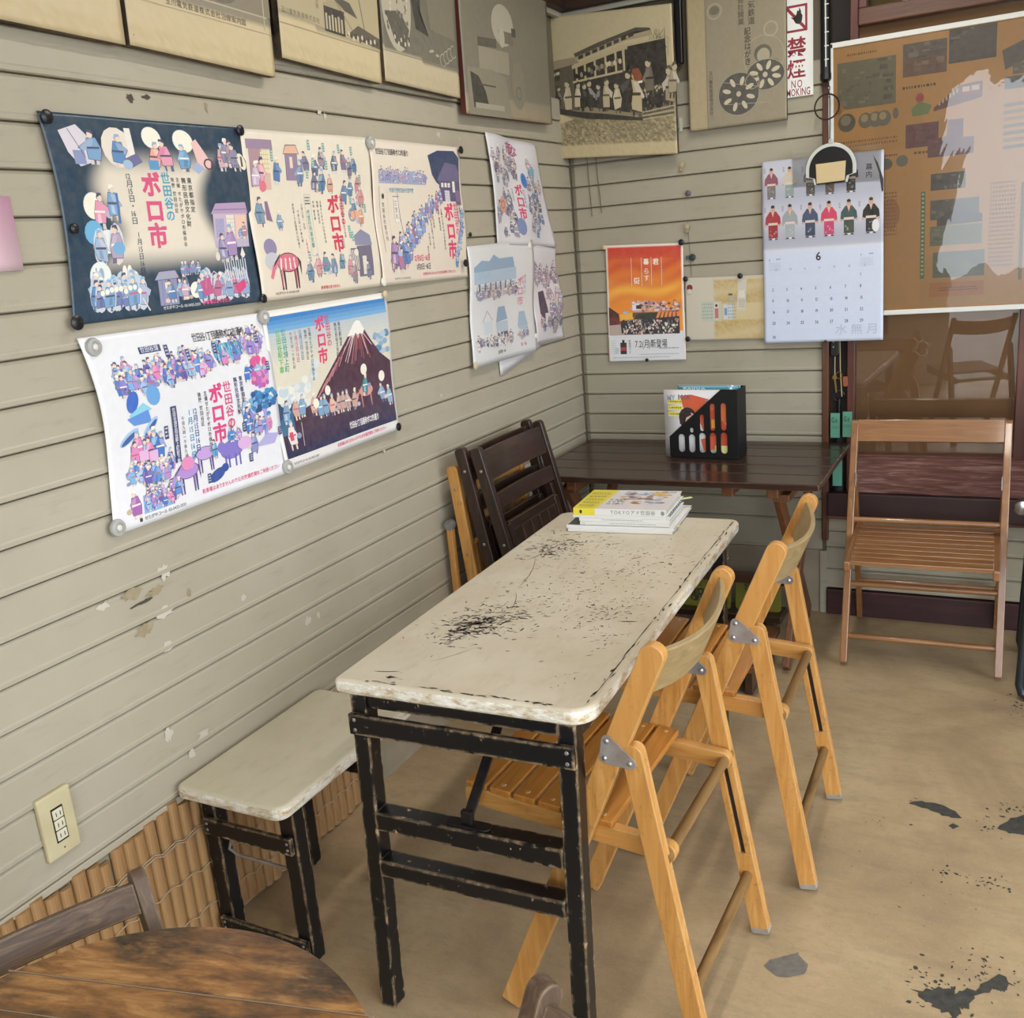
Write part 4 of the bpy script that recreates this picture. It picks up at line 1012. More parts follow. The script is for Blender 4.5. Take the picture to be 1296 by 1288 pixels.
# 3 cream poster, procession
def art3(p, w, h):
    R_ = p.rng
    p.text('世田谷1丁目通称ボロ市通り', .025, .022, .017, DK_, .01, .85, 0)
    p.rect(.03, .075, .28, .108, '#9fa9cc'); p.crowd(.03, .095, .28, .108, 46, .03, ['#93a3cc', '#a9b4d6', '#8f96c0', '#b9a8c4'])
    p.text('代官行列世田谷代官屋敷', .08, .118, .013, '#6fa5c0', .012, .95, 0)
    p.poly([(.30, .03), (.36, .015), (.46, .012), (.49, .03), (.485, .11), (.40, .12), (.345, .10), (.32, .08)], '#2f3f66'); p.poly([(.35, .09), (.40, .045), (.47, .05), (.485, .07), (.485, .10), (.36, .10)], '#6b6488'); p.rect(.36, .095, .485, .15, '#5a5078')
    for i in range(3): p.rect(.372+.02*i, .10, .386+.02*i, .112, '#efe9df')
    p.rect(.44, .095, .455, .125, '#efe9df'); p.rect(.39, .12, .42, .15, '#d7d2da'); p.rect(.455, .12, .485, .16, '#7f6a88')
    for i in range(46):
        t = i/45; x = .375-.29*t**.8+R_.uniform(-.028, .028)*(.6+t); y = .15+.185*t+R_.uniform(-.012, .012)
        p.fig(x, y, .035+.03*t, R_.choice(['#6f8fc4', '#8aa6d2', '#5f74b0', '#9d90bd', '#b07fa0', '#7c86b8']))
    p.rect(.028, .115, .03, .28, '#8f8a86'); p.rect(.068, .12, .0685, .28, '#b2aaa0'); p.ell(.047, .14, .006, .007, DK_); p.vtext('世田谷代官行列', .04, .155, .0125, DK_, 0, 1.15)
    p.line(.095, .14, .13, .14, .0012, '#55546a'); p.line(.12, .13, .135, .27, .0014, '#55546a'); p.rect(.1, .145, .121, .205, '#efe6da'); p.vtext('三宝丸', .102, .15, .015, DK_, 0, 1.1)
    p.fig(.065, .325, .085, '#a37fae', flip=1); p.fig(.13, .325, .085, '#5a86c0', flip=1)
    title(p, .375, .155, .0225, .053, '#dd4c86', '#dd3f70')
    p.vtext('東京都指定', .465, .15, .0085, DK_, .01, 1.0); p.vtext('無形民俗文化財', .452, .15, .0085, DK_, .01, 1.0); p.vtext('主催せたがやボロ市保存会', .352, .17, .009, DK_, .01, 1.05); p.vtext('後援 世田谷区', .335, .17, .009, DK_, .01, 1.05)
    p.vtext('東急世田谷線', .30, .17, .0085, DK_, .0, 1.05); p.vtext('世田谷駅下車上町駅', .285, .2, .0085, DK_, 0, 1.05); p.vtext('午前九時', .265, .235, .0085, DK_, 0, 1.05); p.vtext('雨天決行', .25, .27, .0085, DK_, 0, 1.05)
    p.text('12月15日・16日', .17, .292, .019, '#d2486b', .012, .82, .02); p.text('1月15日・16日', .18, .315, .019, '#38405e', .012, .82, .02)
    for i in range(12): p.fig(.425+.005*i, .335-.012*i+R_.uniform(-.006, .006), .04, R_.choice(['#86a9d6', '#6f93cc', '#a9c2e0']))
    p.text('せたがやコール 03-5432-3333', .06, .347, .0065, DK_, .0); p.text('駐車場はありませんので公共交通機関をご利用ください', .215, .340, .0085, '#d5587c', .01, .95)
poster('cream festival poster with a long blue procession, right end of the upper row',
    [(.006, -1.302, 1.704), (.004, -.835, 1.703), (.007, -.832, 1.328), (.011, -1.316, 1.334)], lambda u, v: lerpc('#e8dccc', '#e3d6c6', v), art3,
    lambda u, v: .003+.0035*math.sin(v*9+u*2)+.003*u*math.sin(v*6), (.0, .0), nx=40, ny=30)

# 4 white poster, market stalls and animals
def art4(p, w, h):
    R_ = p.rng; SG = '#34406e'
    p.crowd(.05, .085, .19, .125, 44, .042, VIV); p.crowd(.205, .085, .31, .115, 32, .04, VIV); p.crowd(.33, .075, .40, .10, 18, .045, VIV); p.crowd(.42, .06, .475, .095, 20, .042, ['#b494d8', '#8f7fd0', '#d98cc6', '#a8b6e6'])
    for i in range(16): p.line(.33+.005*i, .05, .335+.005*i+R_.uniform(-.01, .01), .08, .003, R_.choice(['#3f9fc8', '#2f7fb0', '#5fb8d8']))
    p.ell(.075, .13, .014, .022, '#3c6cc8', rot=.5); p.ell(.13, .125, .018, .02, '#6aa6e0'); p.poly([(.06, .155), (.10, .135), (.12, .15), (.08, .165)], '#8fd0e8'); p.poly([(.055, .16), (.11, .15), (.115, .175), (.07, .175)], '#5f93dc')
    for x, y, a in ((.055, .195, -.5), (.11, .185, -.7)): p.ell(x, y, .028, .009, '#a9c6ea', rot=a); p.ell(x, y+.002, .024, .005, '#3f5fa0', rot=a)
    p.crowd(.055, .245, .13, .255, 9, .055, VIV); p.crowd(.055, .275, .16, .30, 40, .038, VIV); p.rect(.075, .31, .155, .345, '#8fb2e6'); p.crowd(.08, .318, .155, .345, 34, .026, VIV); p.fig(.06, .35, .055, '#a862b0')
    for q in ((.075, .225), (.10, .23)): p.rect(q[0], q[1], q[0]+.022, q[1]+.02, '#e4b7dc')
    p.crowd(.405, .13, .475, .15, 6, .045, VIV)
    for i in range(36): p.ell(.425+R_.uniform(0, .05), .125+R_.uniform(0, .03), .006, .006, R_.choice(['#d9579a', '#e28fc0', '#b86ac0']))
    for i in range(10): p.ell(.44+R_.uniform(-.01, .035), .1+R_.uniform(-.006, .012), .007, .007, '#dc5a94')
    p.line(.455, .19, .448, .28, .012, '#a9a0dc'); p.line(.452, .215, .43, .195, .005, '#a9a0dc'); p.line(.453, .21, .478, .19, .005, '#a9a0dc')
    for i in range(70): p.ell(.405+R_.uniform(0, .09), .165+R_.uniform(0, .035)+abs(R_.gauss(0, .006)), .0075, .0055, R_.choice(['#2f6fae', '#4a97cc', '#3c85bd', '#7fb7de', '#234f86']))
    p.crowd(.385, .22, .41, .255, 6, .05, VIV); p.crowd(.41, .255, .485, .262, 6, .04, VIV); p.poly([(.41, .285), (.45, .262), (.488, .268), (.47, .288)], '#b3aee0'); p.fig(.405, .3, .05, '#8a93c8')
    horse(p, .20, .335, .075, '#b48fd6', '#4b4374'); horse(p, .255, .305, .065, '#c6a2de', '#4b4374'); p.ell(.20, .275, .018, .014, '#e48fc0'); p.fig(.165, .335, .04, '#5a8fd8')
    p.fig(.285, .285, .042, '#5fa6dc'); p.ell(.335, .275, .035, .02, '#8477c8'); 
    for x in (.315, .325, .345, .358): p.line(x, .285, x, .312, .005, '#6a5fb0')
    p.ell(.305, .265, .012, .012, '#8477c8'); p.ell(.375, .268, .022, .014, '#dcb2e0'); p.ell(.285, .318, .026, .012, '#2c4f9c', rot=-.3); p.ell(.31, .308, .011, .009, '#2c4f9c'); p.crowd(.32, .258, .37, .262, 5, .03, VIV)
    p.text('世田谷1丁目通称ボロ市通り', .275, .022, .0195, DK_, .012, .68, .0)
    title(p, .285, .13, .0255, .0425, PINK, '#dd4485'); p.vtext('東京都指定', .382, .125, .0115, SG, .02, 1.0); p.vtext('無形民俗文化財', .365, .125, .0115, SG, .02, 1.0)
    p.vtext('主催せたがやボロ市保存会', .27, .14, .0105, DK_, .01, 1.02); p.vtext('後援 世田谷区', .252, .14, .0105, DK_, .01, 1.05)
    p.vtext('12月15日16日', .23, .168, .0155, '#2f5f9c', .02, .98); p.vtext('1月15日16日', .214, .168, .0155, '#2f94c0', .02, 1.12); p.vtext('午前九時～午後九時', .196, .18, .009, DK_, 0, 1.05)
    p.rect(.168, .155, .184, .268, SG); p.vtext('世田谷線世田谷駅上町駅下車', .1715, .158, .0092, '#e6e6f0', .012, .93)
    for x, y, hh in ((.14, .035, .014), (.19, .035, .024), (.245, .05, .024), (.325, .047, .022), (.455, .04, .022), (.475, .105, .02), (.145, .19, .026), (.375, .225, .02), (.255, .31, .02), (.385, .295, .018), (.488, .255, .018)):
        if hh == .014: p.rect(.125, .032, .182, .045, SG); p.text('世田谷線', .128, .032, .012, '#dfe3f2', .01)
        else: p.rect(x, y, x+.011, y+hh, SG); p.scribble(x+.002, y+.002, x+.009, y+hh-.002, '#d4daf0', 3)
    p.rect(.062, .350, .069, .357, DK_); p.text('せたがやコール 03-5432-3333', .074, .349, .0085, DK_, .008)
    p.text('駐車場はありませんので公共交通機関をご利用ください', .235, .337, .0105, '#d8457c', .015, .93)
poster('white festival poster crowded with market stalls and animals, lower left',
    [(.007, -2.289, 1.311), (.005, -1.797, 1.310), (.008, -1.793, .941), (.010, -2.296, .942)], lambda u, v: '#e9e9ee', art4,
    lambda u, v: .003+.005*math.sin(v*6.5)*(1-u*.5)+.002*math.sin(u*8), (.045, -.02), nx=40, ny=30)

# 5 poster with a snow-capped mountain and lantern bearers
def art5(p, w, h):
    R_ = p.rng; MT = '#4a2c40'
    def col(a, b, t): return lerpc(a, b, t)
    for i in range(22):                                             # sky
        t = i/22; y0 = .014+.2*t; p.rect(.012, y0, .49, y0+.0098, col('#2f7fc4', '#7fb4dc', t*6) if t < .14 else col('#b8c4cc', '#e3dcc9', (t-.14)*2.5))
    for i in range(14): p.rect(.012+i*.034, .008, .046+i*.034, .014, '#f2efe8')
    p.poly([(.012, .2), (.06, .215), (.11, .235), (.2, .22), (.2, .33), (.012, .33)], '#24496f'); p.poly([(.012, .25), (.06, .232), (.12, .25), (.15, .33), (.012, .33)], '#3a6d92')
    for i in range(46):
        x = R_.uniform(.012, .17); y = .20-.0003*(x*1000-60)**2/60+R_.uniform(-.018, .018)+.0; p.ell(x, y, R_.uniform(.008, .016), R_.uniform(.006, .011), R_.choice(['#dfe5e6', '#eceae2', '#c9d6de']), 10)
    for i in range(22): p.ell(R_.uniform(.42, .49), .12+R_.uniform(-.02, .04), .011, .008, R_.choice(['#8fb0cc', '#b6c9d8', '#5f8cb5']), 10)
    L = [(.10, .27), (.17, .205), (.22, .165), (.27, .125), (.31, .092), (.338, .066), (.352, .058), (.366, .06), (.382, .082), (.41, .115), (.445, .15), (.49, .178)]
    for i in range(len(L)-1): p.poly([L[i], L[i+1], (L[i+1][0], .335), (L[i][0], .335)], MT)
    for i in range(10): p.rect(.012, .285+.005*i, .49, .2905+.005*i, col('#43293f', '#262a52', i/9))
    p.rect(.012, .335, .49, .338, '#22284c')
    for i in range(26): 
        y = .235+.0035*i; p.rect(.06, y, .49, y+.0037, col(MT, '#33284a', i/25))
    p.poly([(.308, .093), (.338, .065), (.352, .057), (.366, .059), (.383, .082), (.374, .096), (.366, .083), (.354, .104), (.344, .085), (.332, .1), (.322, .092)], '#f4f1ec')
    for a in range(16):
        x0 = .322+.055*a/15; p.line(x0, .092, x0+(a-9)*.0055, .115+R_.uniform(.01, .05), .0022, R_.choice(['#e7c8c8', '#c98d96', '#b0545e']))
    for a in range(9): p.line(.295-.014*a, .115+.011*a, .262-.016*a, .16+.010*a, .0025, R_.choice(['#d4949a', '#b55a64']))
    for i, x in enumerate((.035, .075, .095, .14, .165, .19, .215, .245, .265, .285, .31, .445, .475)):
        p.fig(x, .250+.075*x+R_.uniform(-.004, .010), .055, R_.choice(['#7fa6c8', '#5f86b4', '#e5b4a4', '#8fb0cc', '#b7a8c0', '#caa79e']), flip=R_.choice((1, 1, -1)))
    lantern(p, .152, .232, .011); lantern(p, .205, .21, .011); lantern(p, .445, .212, .013); lantern(p, .368, .183, .013)
    horse(p, .37, .282, .075, '#d79a94', '#5a3540', 1); p.fig(.365, .25, .055, '#2f8f96')
    p.fig(.045, .322, .07, '#e4ded8'); p.rect(.035, .28, .048, .30, '#d9486a'); p.line(.085, .265, .08, .32, .0018, '#d6c6b0')
    p.text('世田谷1丁目通称ボロ市通り', .275, .303, .0185, '#f0eef0', .02, .62, 0)
    title(p, .180, .030, .0195, .039, '#c93b66', '#dd3f72'); p.vtext('東京都指定', .272, .052, .012, DK_, .01, 1.0); p.vtext('無形民俗文化財', .256, .052, .012, DK_, .01, 1.0)
    p.vtext('主催せたがやボロ市保存会', .15, .052, .0105, DK_, .01, 1.0); p.vtext('後援 世田谷区', .134, .055, .0105, DK_, .01, 1.05)
    p.vtext('12月15日16日', .113, .052, .0125, '#2f5fa0', .02, .95); p.vtext('1月15日16日', .096, .052, .0125, '#c0436c', .02, 1.0); p.vtext('午前九時～午後九時', .081, .055, .0095, DK_, 0, 1.0)
    p.vtext('世田谷線上町', .052, .045, .0165, '#35a08c', .02, 1.0); p.vtext('世田谷駅下車', .033, .045, .0165, '#57b45a', .02, 1.0)
    p.text('せたがやコール 03-5432-3333', .03, .349, .0075, DK_, .008); p.text('駐車場はありませんので公共交通機関をご利用ください', .21, .343, .0098, '#d8457c', .015, .93)
poster('festival poster of a snow-capped brown mountain with lantern bearers, lower right',
    [(.006, -1.800, 1.312), (.005, -1.305, 1.317), (.008, -1.318, .950), (.009, -1.795, .944)], lambda u, v: lerpc('#ece9e2', '#e6e2e0', v), art5,
    lambda u, v: .003+.004*math.sin(v*7+.5)+.002*math.sin(u*7), (.0, -.015), nx=40, ny=30)

# 6-9 the smaller, greyer posters by the corner
def art6(p, w, h):
    R_ = p.rng
    p.crowd(.02, .06, .17, .17, 22, .05, GREY); p.crowd(.02, .2, .12, .345, 18, .05, GREY); p.crowd(.2, .1, .32, .345, 26, .05, GREY+BLUES[:2]); p.ell(.055, .225, .02, .028, '#dca08c'); p.ring(.055, .225, .012, .004, '#b56a60'); p.ring(.095, .21, .016, .006, '#6d7288')
    p.text('市', .12, .012, .045, '#b04a78', .03); p.text('な', .155, .02, .04, '#b04a78', .02); p.ell(.2, .135, .016, .026, '#4a86c8'); p.ell(.2, .135, .011, .02, '#3f73b8'); p.rect(.245, .09, .275, .115, '#7ab0c8'); p.ell(.14, .295, .025, .03, '#7d8cb8')
    p.vtext('ボロ市', .138, .15, .042, '#d34a72', .03, .95); p.vtext('せたがやの', .178, .165, .013, '#6d7aa8', .01, 1.0); p.vtext('12月15日', .118, .165, .011, DK_, 0, 1.0); p.vtext('後援世田谷区', .205, .18, .01, DK_, 0, 1.0)
poster('grey festival poster with small sketches beside the corner, under the panel of the streetcar',
    [(.005, -.658, 1.757), (.005, -.300, 1.735), (.008, -.185, 1.393), (.012, -.643, 1.417)], lambda u, v: '#dddade', art6,
    lambda u, v: .004+.005*math.sin(u*9+v*4), (.01, 0), .34, .36, nx=24, ny=20)
def art7(p, w, h):
    R_ = p.rng; B1 = '#a9c0d2'; B2 = '#8aa6bd'
    p.poly([(.02, .07), (.06, .05), (.1, .055), (.13, .035), (.16, .05), (.24, .05), (.25, .1), (.02, .115)], B2); p.rect(.02, .085, .255, .125, B1); p.rect(.03, .13, .25, .175, '#b9c6d0'); p.crowd(.03, .165, .25, .185, 34, .04, GREY)
    for i in range(7): p.rect(.04+.03*i, .125, .048+.03*i, .15, '#5c6a7c')
    p.line(.085, .215, .06, .25, .0015, '#55607a'); p.line(.085, .215, .115, .25, .0015, '#55607a'); p.rect(.065, .25, .11, .29, '#c9d2da')
    p.poly([(.15, .21), (.19, .21), (.205, .255), (.135, .26)], B2); p.rect(.135, .26, .205, .30, '#b5c4d0'); p.rect(.14, .295, .2, .33, '#4a505e'); p.rect(.09, .305, .13, .335, '#4a505e'); p.crowd(.03, .325, .22, .345, 30, .035, GREY+['#e0dcd8'])
    p.poly([(.27, .24), (.3, .24), (.315, .29), (.258, .29)], '#9fb6c8'); p.rect(.262, .29, .312, .33, '#a9bacb'); p.crowd(.262, .325, .312, .34, 8, .03, GREY)
    
    p.vtext('ボロ市', .262, .12, .034, '#cc7f98', .015, 1.0); p.vtext('世田谷の', .295, .115, .016, '#8f93a2', 0, 1.1); p.text('12月15・16', .13, .352, .014, DK_, .02, .8); p.text('15・16', .265, .345, .016, '#cc5f7a', .03, .8)
poster('pale blue-grey festival poster of temple roofs, overlapping the one above it',
    [(.010, -.846, 1.418), (.012, -.395, 1.425), (.014, -.432, 1.05), (.011, -.882, 1.052)], lambda u, v: '#d9d9da', art7,
    lambda u, v: .003+.004*math.sin(v*8)+.003*math.sin(u*8), (.015, 0), .36, .39, nx=24, ny=20)
def art8(p, w, h):
    p.poly([(.0, .05), (.04, .08), (.02, .1), (0, .1)], '#8a8fb0'); p.crowd(.02, .1, .18, .16, 26, .05, ['#a795b2', '#c4a9b6', '#8f8aa6', '#b7b0bf']); p.poly([(.04, .17), (.075, .165), (.085, .25), (.065, .25), (.06, .28), (.035, .25)], '#3c3a54'); p.crowd(.1, .2, .18, .29, 16, .06, ['#a9a0b8', '#8a8cab', '#c9bcc4']); p.crowd(.02, .3, .18, .335, 14, .05, GREY)
poster('narrow mauve festival poster next to the corner, right of the temple roof poster',
    [(.008, -.400, 1.41), (.007, -.190, 1.385), (.009, -.165, 1.065), (.012, -.42, 1.07)], lambda u, v: '#dcd9de', art8,
    lambda u, v: .003+.005*math.sin(v*9+u*3), (0, 0), .19, .36, nx=18, ny=22)
def art9(p, w, h): p.text('せたがやコール', .01, .048, .008, DK_, 0); p.scribble(.01, .045, .05, .05, '#8f8a92', 2)
poster('white poster whose lower strip hangs out below the temple roof poster',
    [(.004, -.690, 1.14), (.004, -.39, 1.14), (.005, -.36, 1.055), (.006, -.685, 1.0)], lambda u, v: '#dddce0', art9,
    lambda u, v: .002*math.sin(u*6), (0, 0), .3, .09, nx=14, ny=6)
poster('pink-edged poster cut off by the left edge of the picture',
    [(.004, -2.9, 1.56), (.004, -2.362, 1.555), (.006, -2.365, 1.435), (.006, -2.9, 1.435)], lambda u, v: lerpc('#d9a3c0', '#e4c7d2', v), lambda p, w, h: p.rect(.1, .05, .3, .1, '#c9558c'),
    lambda u, v: .001, (0, 0), .54, .12, nx=8, ny=6)

# pins and clear discs that hold them: (y, z, kind, label)
PINB = plain('black_pin', '#141416', .35); PINW = plain('white_pin', '#e4e0d6', .4); PINC = plain('cream_pin', '#cdbd98', .4)
CLR = N('clear_plastic'); CLR.col('#e8e8e4'); CLR.b.inputs['Transmission Weight'].default_value = .5; CLR.b.inputs['IOR'].default_value = 1.3; CLR = CLR.fin(.15)
def pin(p, n, kind, label, r=.0085):
    n = Vector(n)
    m = {'b': PINB, 'w': PINW, 'c': CLR, 'k': PINC}[kind]
    if kind == 'c':
        t = thing('clear_disc', label, 'disc', p, 0, 'clear plastic discs holding the posters')
        MB().lathe([(.0165, 0), (.017, .004), (.0155, .0075), (.010, .009), (.009, .0065), (.002, .0065)], 22, (0, 0, 0), n).build('disc', m, t, 0, True)
        MB().lathe([(.006, .0068), (.0055, .0095), (.003, .0105)], 14, (0, 0, 0), n).build('hub', plain('frosted_hub', '#d9d6cc', .5), t, 0, True)
    else:
        b = MB().lathe([(r*.55, 0), (r*.6, .003), (r, .004), (r, .0065), (r*.7, .0085), (r*.2, .0092)], 18, (0, 0, 0), n)
        o = b.build('push_pin', m, None, 0, True); o.location = p
        tag(o, label, 'pin', 'push pins on the walls')
for y, z, k, lb, *rr_ in [(-2.268, 1.685, 'b', 'dark pin at the top left corner of the navy poster', .012), (-1.786, 1.692, 'b', 'black pin at the top right corner of the navy poster', .011), (-2.255, 1.50, 'b', 'black pin halfway down the left edge of the navy poster', .009), (-2.288, 1.338, 'b', 'black pin at the bottom left corner of the navy poster', .013),
        (-1.790, 1.340, 'b', 'black pin at the bottom right corner of the navy poster', .010), (-.842, 1.694, 'b', 'black pin at the top right corner of the procession poster', .011), (-.832, 1.452, 'b', 'small black pin on the right edge of the procession poster', .007), (-.876, 1.37, 'b', 'black pin on the left edge of the temple roof poster', .011), (-1.322, .957, 'b', 'black pin at the bottom right corner of the mountain poster', .011),
        (-1.315, 1.312, 'k', 'cream pin at the top right corner of the mountain poster', .010), (-.872, 1.06, 'k', 'cream pin at the bottom left corner of the temple roof poster', .012), (-.425, 1.405, 'w', 'white pin where the temple roof poster meets the sketch poster', .010), (-.43, 1.10, 'w', 'white pin low on the right edge of the temple roof poster', .009), (-1.314, 1.345, 'w', 'white pin under the seam of the two cream posters', .012)]:
    pin((.016 if y > -.9 else .0125, y, z), (1, 0, 0), k, lb, *rr_)
for y, z, lb in [(-2.262, 1.292, 'clear plastic disc at the top left corner of the market stall poster'), (-1.797, 1.300, 'clear plastic disc between the two lower posters at their top'), (-2.286, .955, 'clear plastic disc at the bottom left corner of the market stall poster'), (-1.79, .955, 'clear plastic disc between the two lower posters at their foot'), (-1.300, 1.692, 'clear plastic disc at the top between the two cream posters')]:
    pin((.0125, y, z), (1, 0, 0), 'c', lb)
# ---------------------------------------------------------------- old photograph panels hung along the top of the walls
AGED = ink_mat('aged_photo_print', .5, .1)
SIDEB = plain('panel_edge_dark', '#2a221c', .7, c2='#6d5d48', scale=25); SIDER = plain('panel_edge_red', '#5a2a20', .6); 
def panel(label, O, X, Y, w, h, n, colfn, art, edge=SIDEB, th=.018, nx=40, ny=40, group='aged photograph panels'):
    """board with a print: O top-left corner of the face, X to the right, Y down, n out of the wall"""
    O, X, Y, n = Vector(O), Vector(X).normalized(), Vector(Y).normalized(), Vector(n).normalized()
    body = MB().prism([O, O+X*w, O+X*w+Y*h, O+Y*h], -n*th).build('photo_panel', edge, None, .0012)
    tag(body, label, 'picture', group)
    fn = flat(O+n*.0004, X, Y, n)
    sheet('print_sheet', body, fn, w, h, colfn, AGED, nx, ny, .0003)
    p = Print(fn, lift=.0006, maxedge=9); art(p, w, h); p.build('printed_picture', AGED, body)
    return body
CREAMP = '#cdbd98'; 
def hn(u, v, s=1): return (math.sin(u*127.1*s+v*311.7)*43758.5453) % 1
def pcol(cut, top, cream=CREAMP):
    def f(u, v):
        if v < cut(u): return lerpc(top, '#8d8470', .25*hn(u, v))
        return lerpc(cream, '#b39c70', .3*hn(u, v, 2)*(v > .9)+.18*hn(u, v))
    return f
def left_panel(label, yl, zl, yr, zr, cut, top, art, edge=SIDEB, h=.42, xb=.030, cream=CREAMP):
    # left-wall panel given by the lower corners of its face; leans out a little at the top
    X = Vector((0, yr-yl, zr-zl)); w = X.length; X.normalize(); Y = Vector((.03, -X.z, X.y)); Y = Vector((-.025, X.z*1, -X.y)).normalized()
    O = Vector((xb, yl, zl))-Y*h; n = X.cross(-Y).normalized(); n = n if n.x > 0 else -n
    return panel(label, O, X, Y, w, h, n, pcol(cut, top, cream), art, edge)
G1 = '#8b8574'; 
def artA(p, w, h): pass
left_panel('aged cream photograph panel cut off by the top left corner', -2.60, 1.832, -2.077, 1.820, lambda u: .5, '#c0b08a', artA)
def artB(p, w, h):
    p.rect(.0, .0, w, .302, '#857c69'); p.rect(0, .302, w-.012, .305, '#b9ad92'); p.rect(w-.022, 0, w-.019, .33, '#b9ad92'); p.ell(w*.62, .28, .05, .02, '#6d6656')
    p.rect(0, .335, w, .3365, '#a8977a'); p.text('玉川電気鉄道株式会社沿線案内図', .10, .318, .014, '#5d5344', .0, 1.0, .12)
    p.rect(.01, .4, .012, .402, '#5d4e38')
left_panel('aged photograph panel with a long printed caption, second from the left', -2.066, 1.822, -1.662, 1.808, lambda u: .76, '#8d8471', artB)
def artC(p, w, h):
    p.ell(.10, .22, .13, .05, '#57544c', 24); p.ell(.085, .215, .075, .035, '#c0b496', 24); p.poly([(.0, .3), (.08, .25), (.20, .27), (.39, .20), (.39, .345), (.0, .32)], '#b3a686'); p.poly([(.2, .25), (.27, .255), (.30, .285), (.20, .27)], '#57544c')
    p.rect(.165, .275, .245, .335, '#3d3a34'); p.poly([(.16, .28), (.2, .255), (.255, .28)], '#a79a7c')
    for i in range(6): p.rect(.17+.012*i, .295+.004*(i % 2), .177+.012*i, .33, '#b8ab90')
    p.poly([(.25, .33), (.30, .30), (.39, .315), (.39, .34)], '#5d564a')
    for i in range(14): p.ell(.26+.009*i, .325+.004*(i % 3), .004, .006, ('#d2c6aa', '#4a453c')[i % 2], 8)
    p.line(.30, .2, .33, .32, .003, '#5d564a'); p.line(.2, .25, .28, .32, .002, '#6d6656'); p.vtext('三軒茶屋', .135, .245, .012, '#6a614f', 0)
    p.text('玉川電気鉄道株式会社', .01, .312, .013, '#544a3a', 0, 1, .1); p.rect(0, .345, w, .347, '#9c8e70')
left_panel('aged photograph panel of a dark roofed shop and market, third from the left', -1.629, 1.852, -1.240, 1.836, lambda u: .79+.03*u, '#a2977c', artC)
def artD(p, w, h):
    p.ell(.075, .22, .07, .12, '#b5ae9a', 26)
    p.poly([(.02, .25), (.09, .24), (.13, .28), (.11, .33), (.06, .32)], '#5c5a50')
    for i in range(60): p.ell(.02+p.rng.uniform(0, .11), .15+p.rng.uniform(0, .17), .004, .006, p.rng.choice(['#8a8472', '#6b675a', '#c9c2ad', '#4d4a42']), 7)
    p.poly([(.16, .1), (.2, .16), (.19, .24), (.23, .28), (.165, .27), (.145, .18)], '#403e38'); p.ell(.26, .13, .06, .07, '#a9a28c', 20); p.poly([(.22, .16), (.37, .14), (.37, .27), (.24, .26)], '#7f7a68')
    for i in range(4): p.ring(.30+.02*i, .33-.01*i, .016, .003, '#b0a994', 16, .5, 5)
    p.ell(.24, .315, .014, .004, '#b0a994', 10, rot=-.2); p.ell(.27, .322, .01, .004, '#b0a994', 10)
    p.rect(.0, .344, w, .346, '#8d8672')
left_panel('aged grey photograph panel with an oval picture and scrolls, fourth from the left', -1.222, 1.845, -.834, 1.836, lambda u: .80+.05*u, '#6d6a5e', artD, cream='#c3b79a')
def artE(p, w, h):
    p.ell(.27, .15, .075, .06, '#b3ac9a', 20); p.rect(.24, .165, .34, .20, '#76705f'); p.ell(.26, .185, .02, .03, '#b8b19e', 12); p.rect(.33, .15, .36, .175, '#4d4a42'); p.poly([(.1, .2), (.22, .195), (.22, .22), (.1, .225)], '#5a574d')
    p.rect(.10, .225, .30, .29, '#98917e'); p.poly([(.02, .29), (.18, .285), (.27, .30), (.3, .42), (.02, .42)], '#8b8573'); p.poly([(.04, .3), (.09, .31), (.13, .35), (.15, .40), (.05, .40)], '#3f3d37'); p.rect(.09, .33, .2, .335, '#55524a'); p.rect(.06, .385, .25, .40, '#a49d8a')
    p.ell(.36, .32, .05, .07, '#847e6d', 14); p.ring(.36, .34, .018, .005, '#6a6558', 14)
left_panel('aged grey photograph panel with a red-brown edge, by the corner', -.812, 1.796, -.20, 1.806, lambda u: .87, '#7d7869', artE, SIDER, .42, .034, '#938b79')
def colT(u, v):
    if v < .42: return lerpc('#c3b795', '#b4a684', hn(u, v)*.4+v*.8)
    if v > .9: return lerpc('#c0b18c', '#ad9c76', hn(u, v)*.5)
    if v > .72: return lerpc('#6d654f', '#b5a67f', hn(u, v)*(.9 if hn(v, u) > .4 else .3)+ (v-.72)*.8)
    return '#8a7f66'
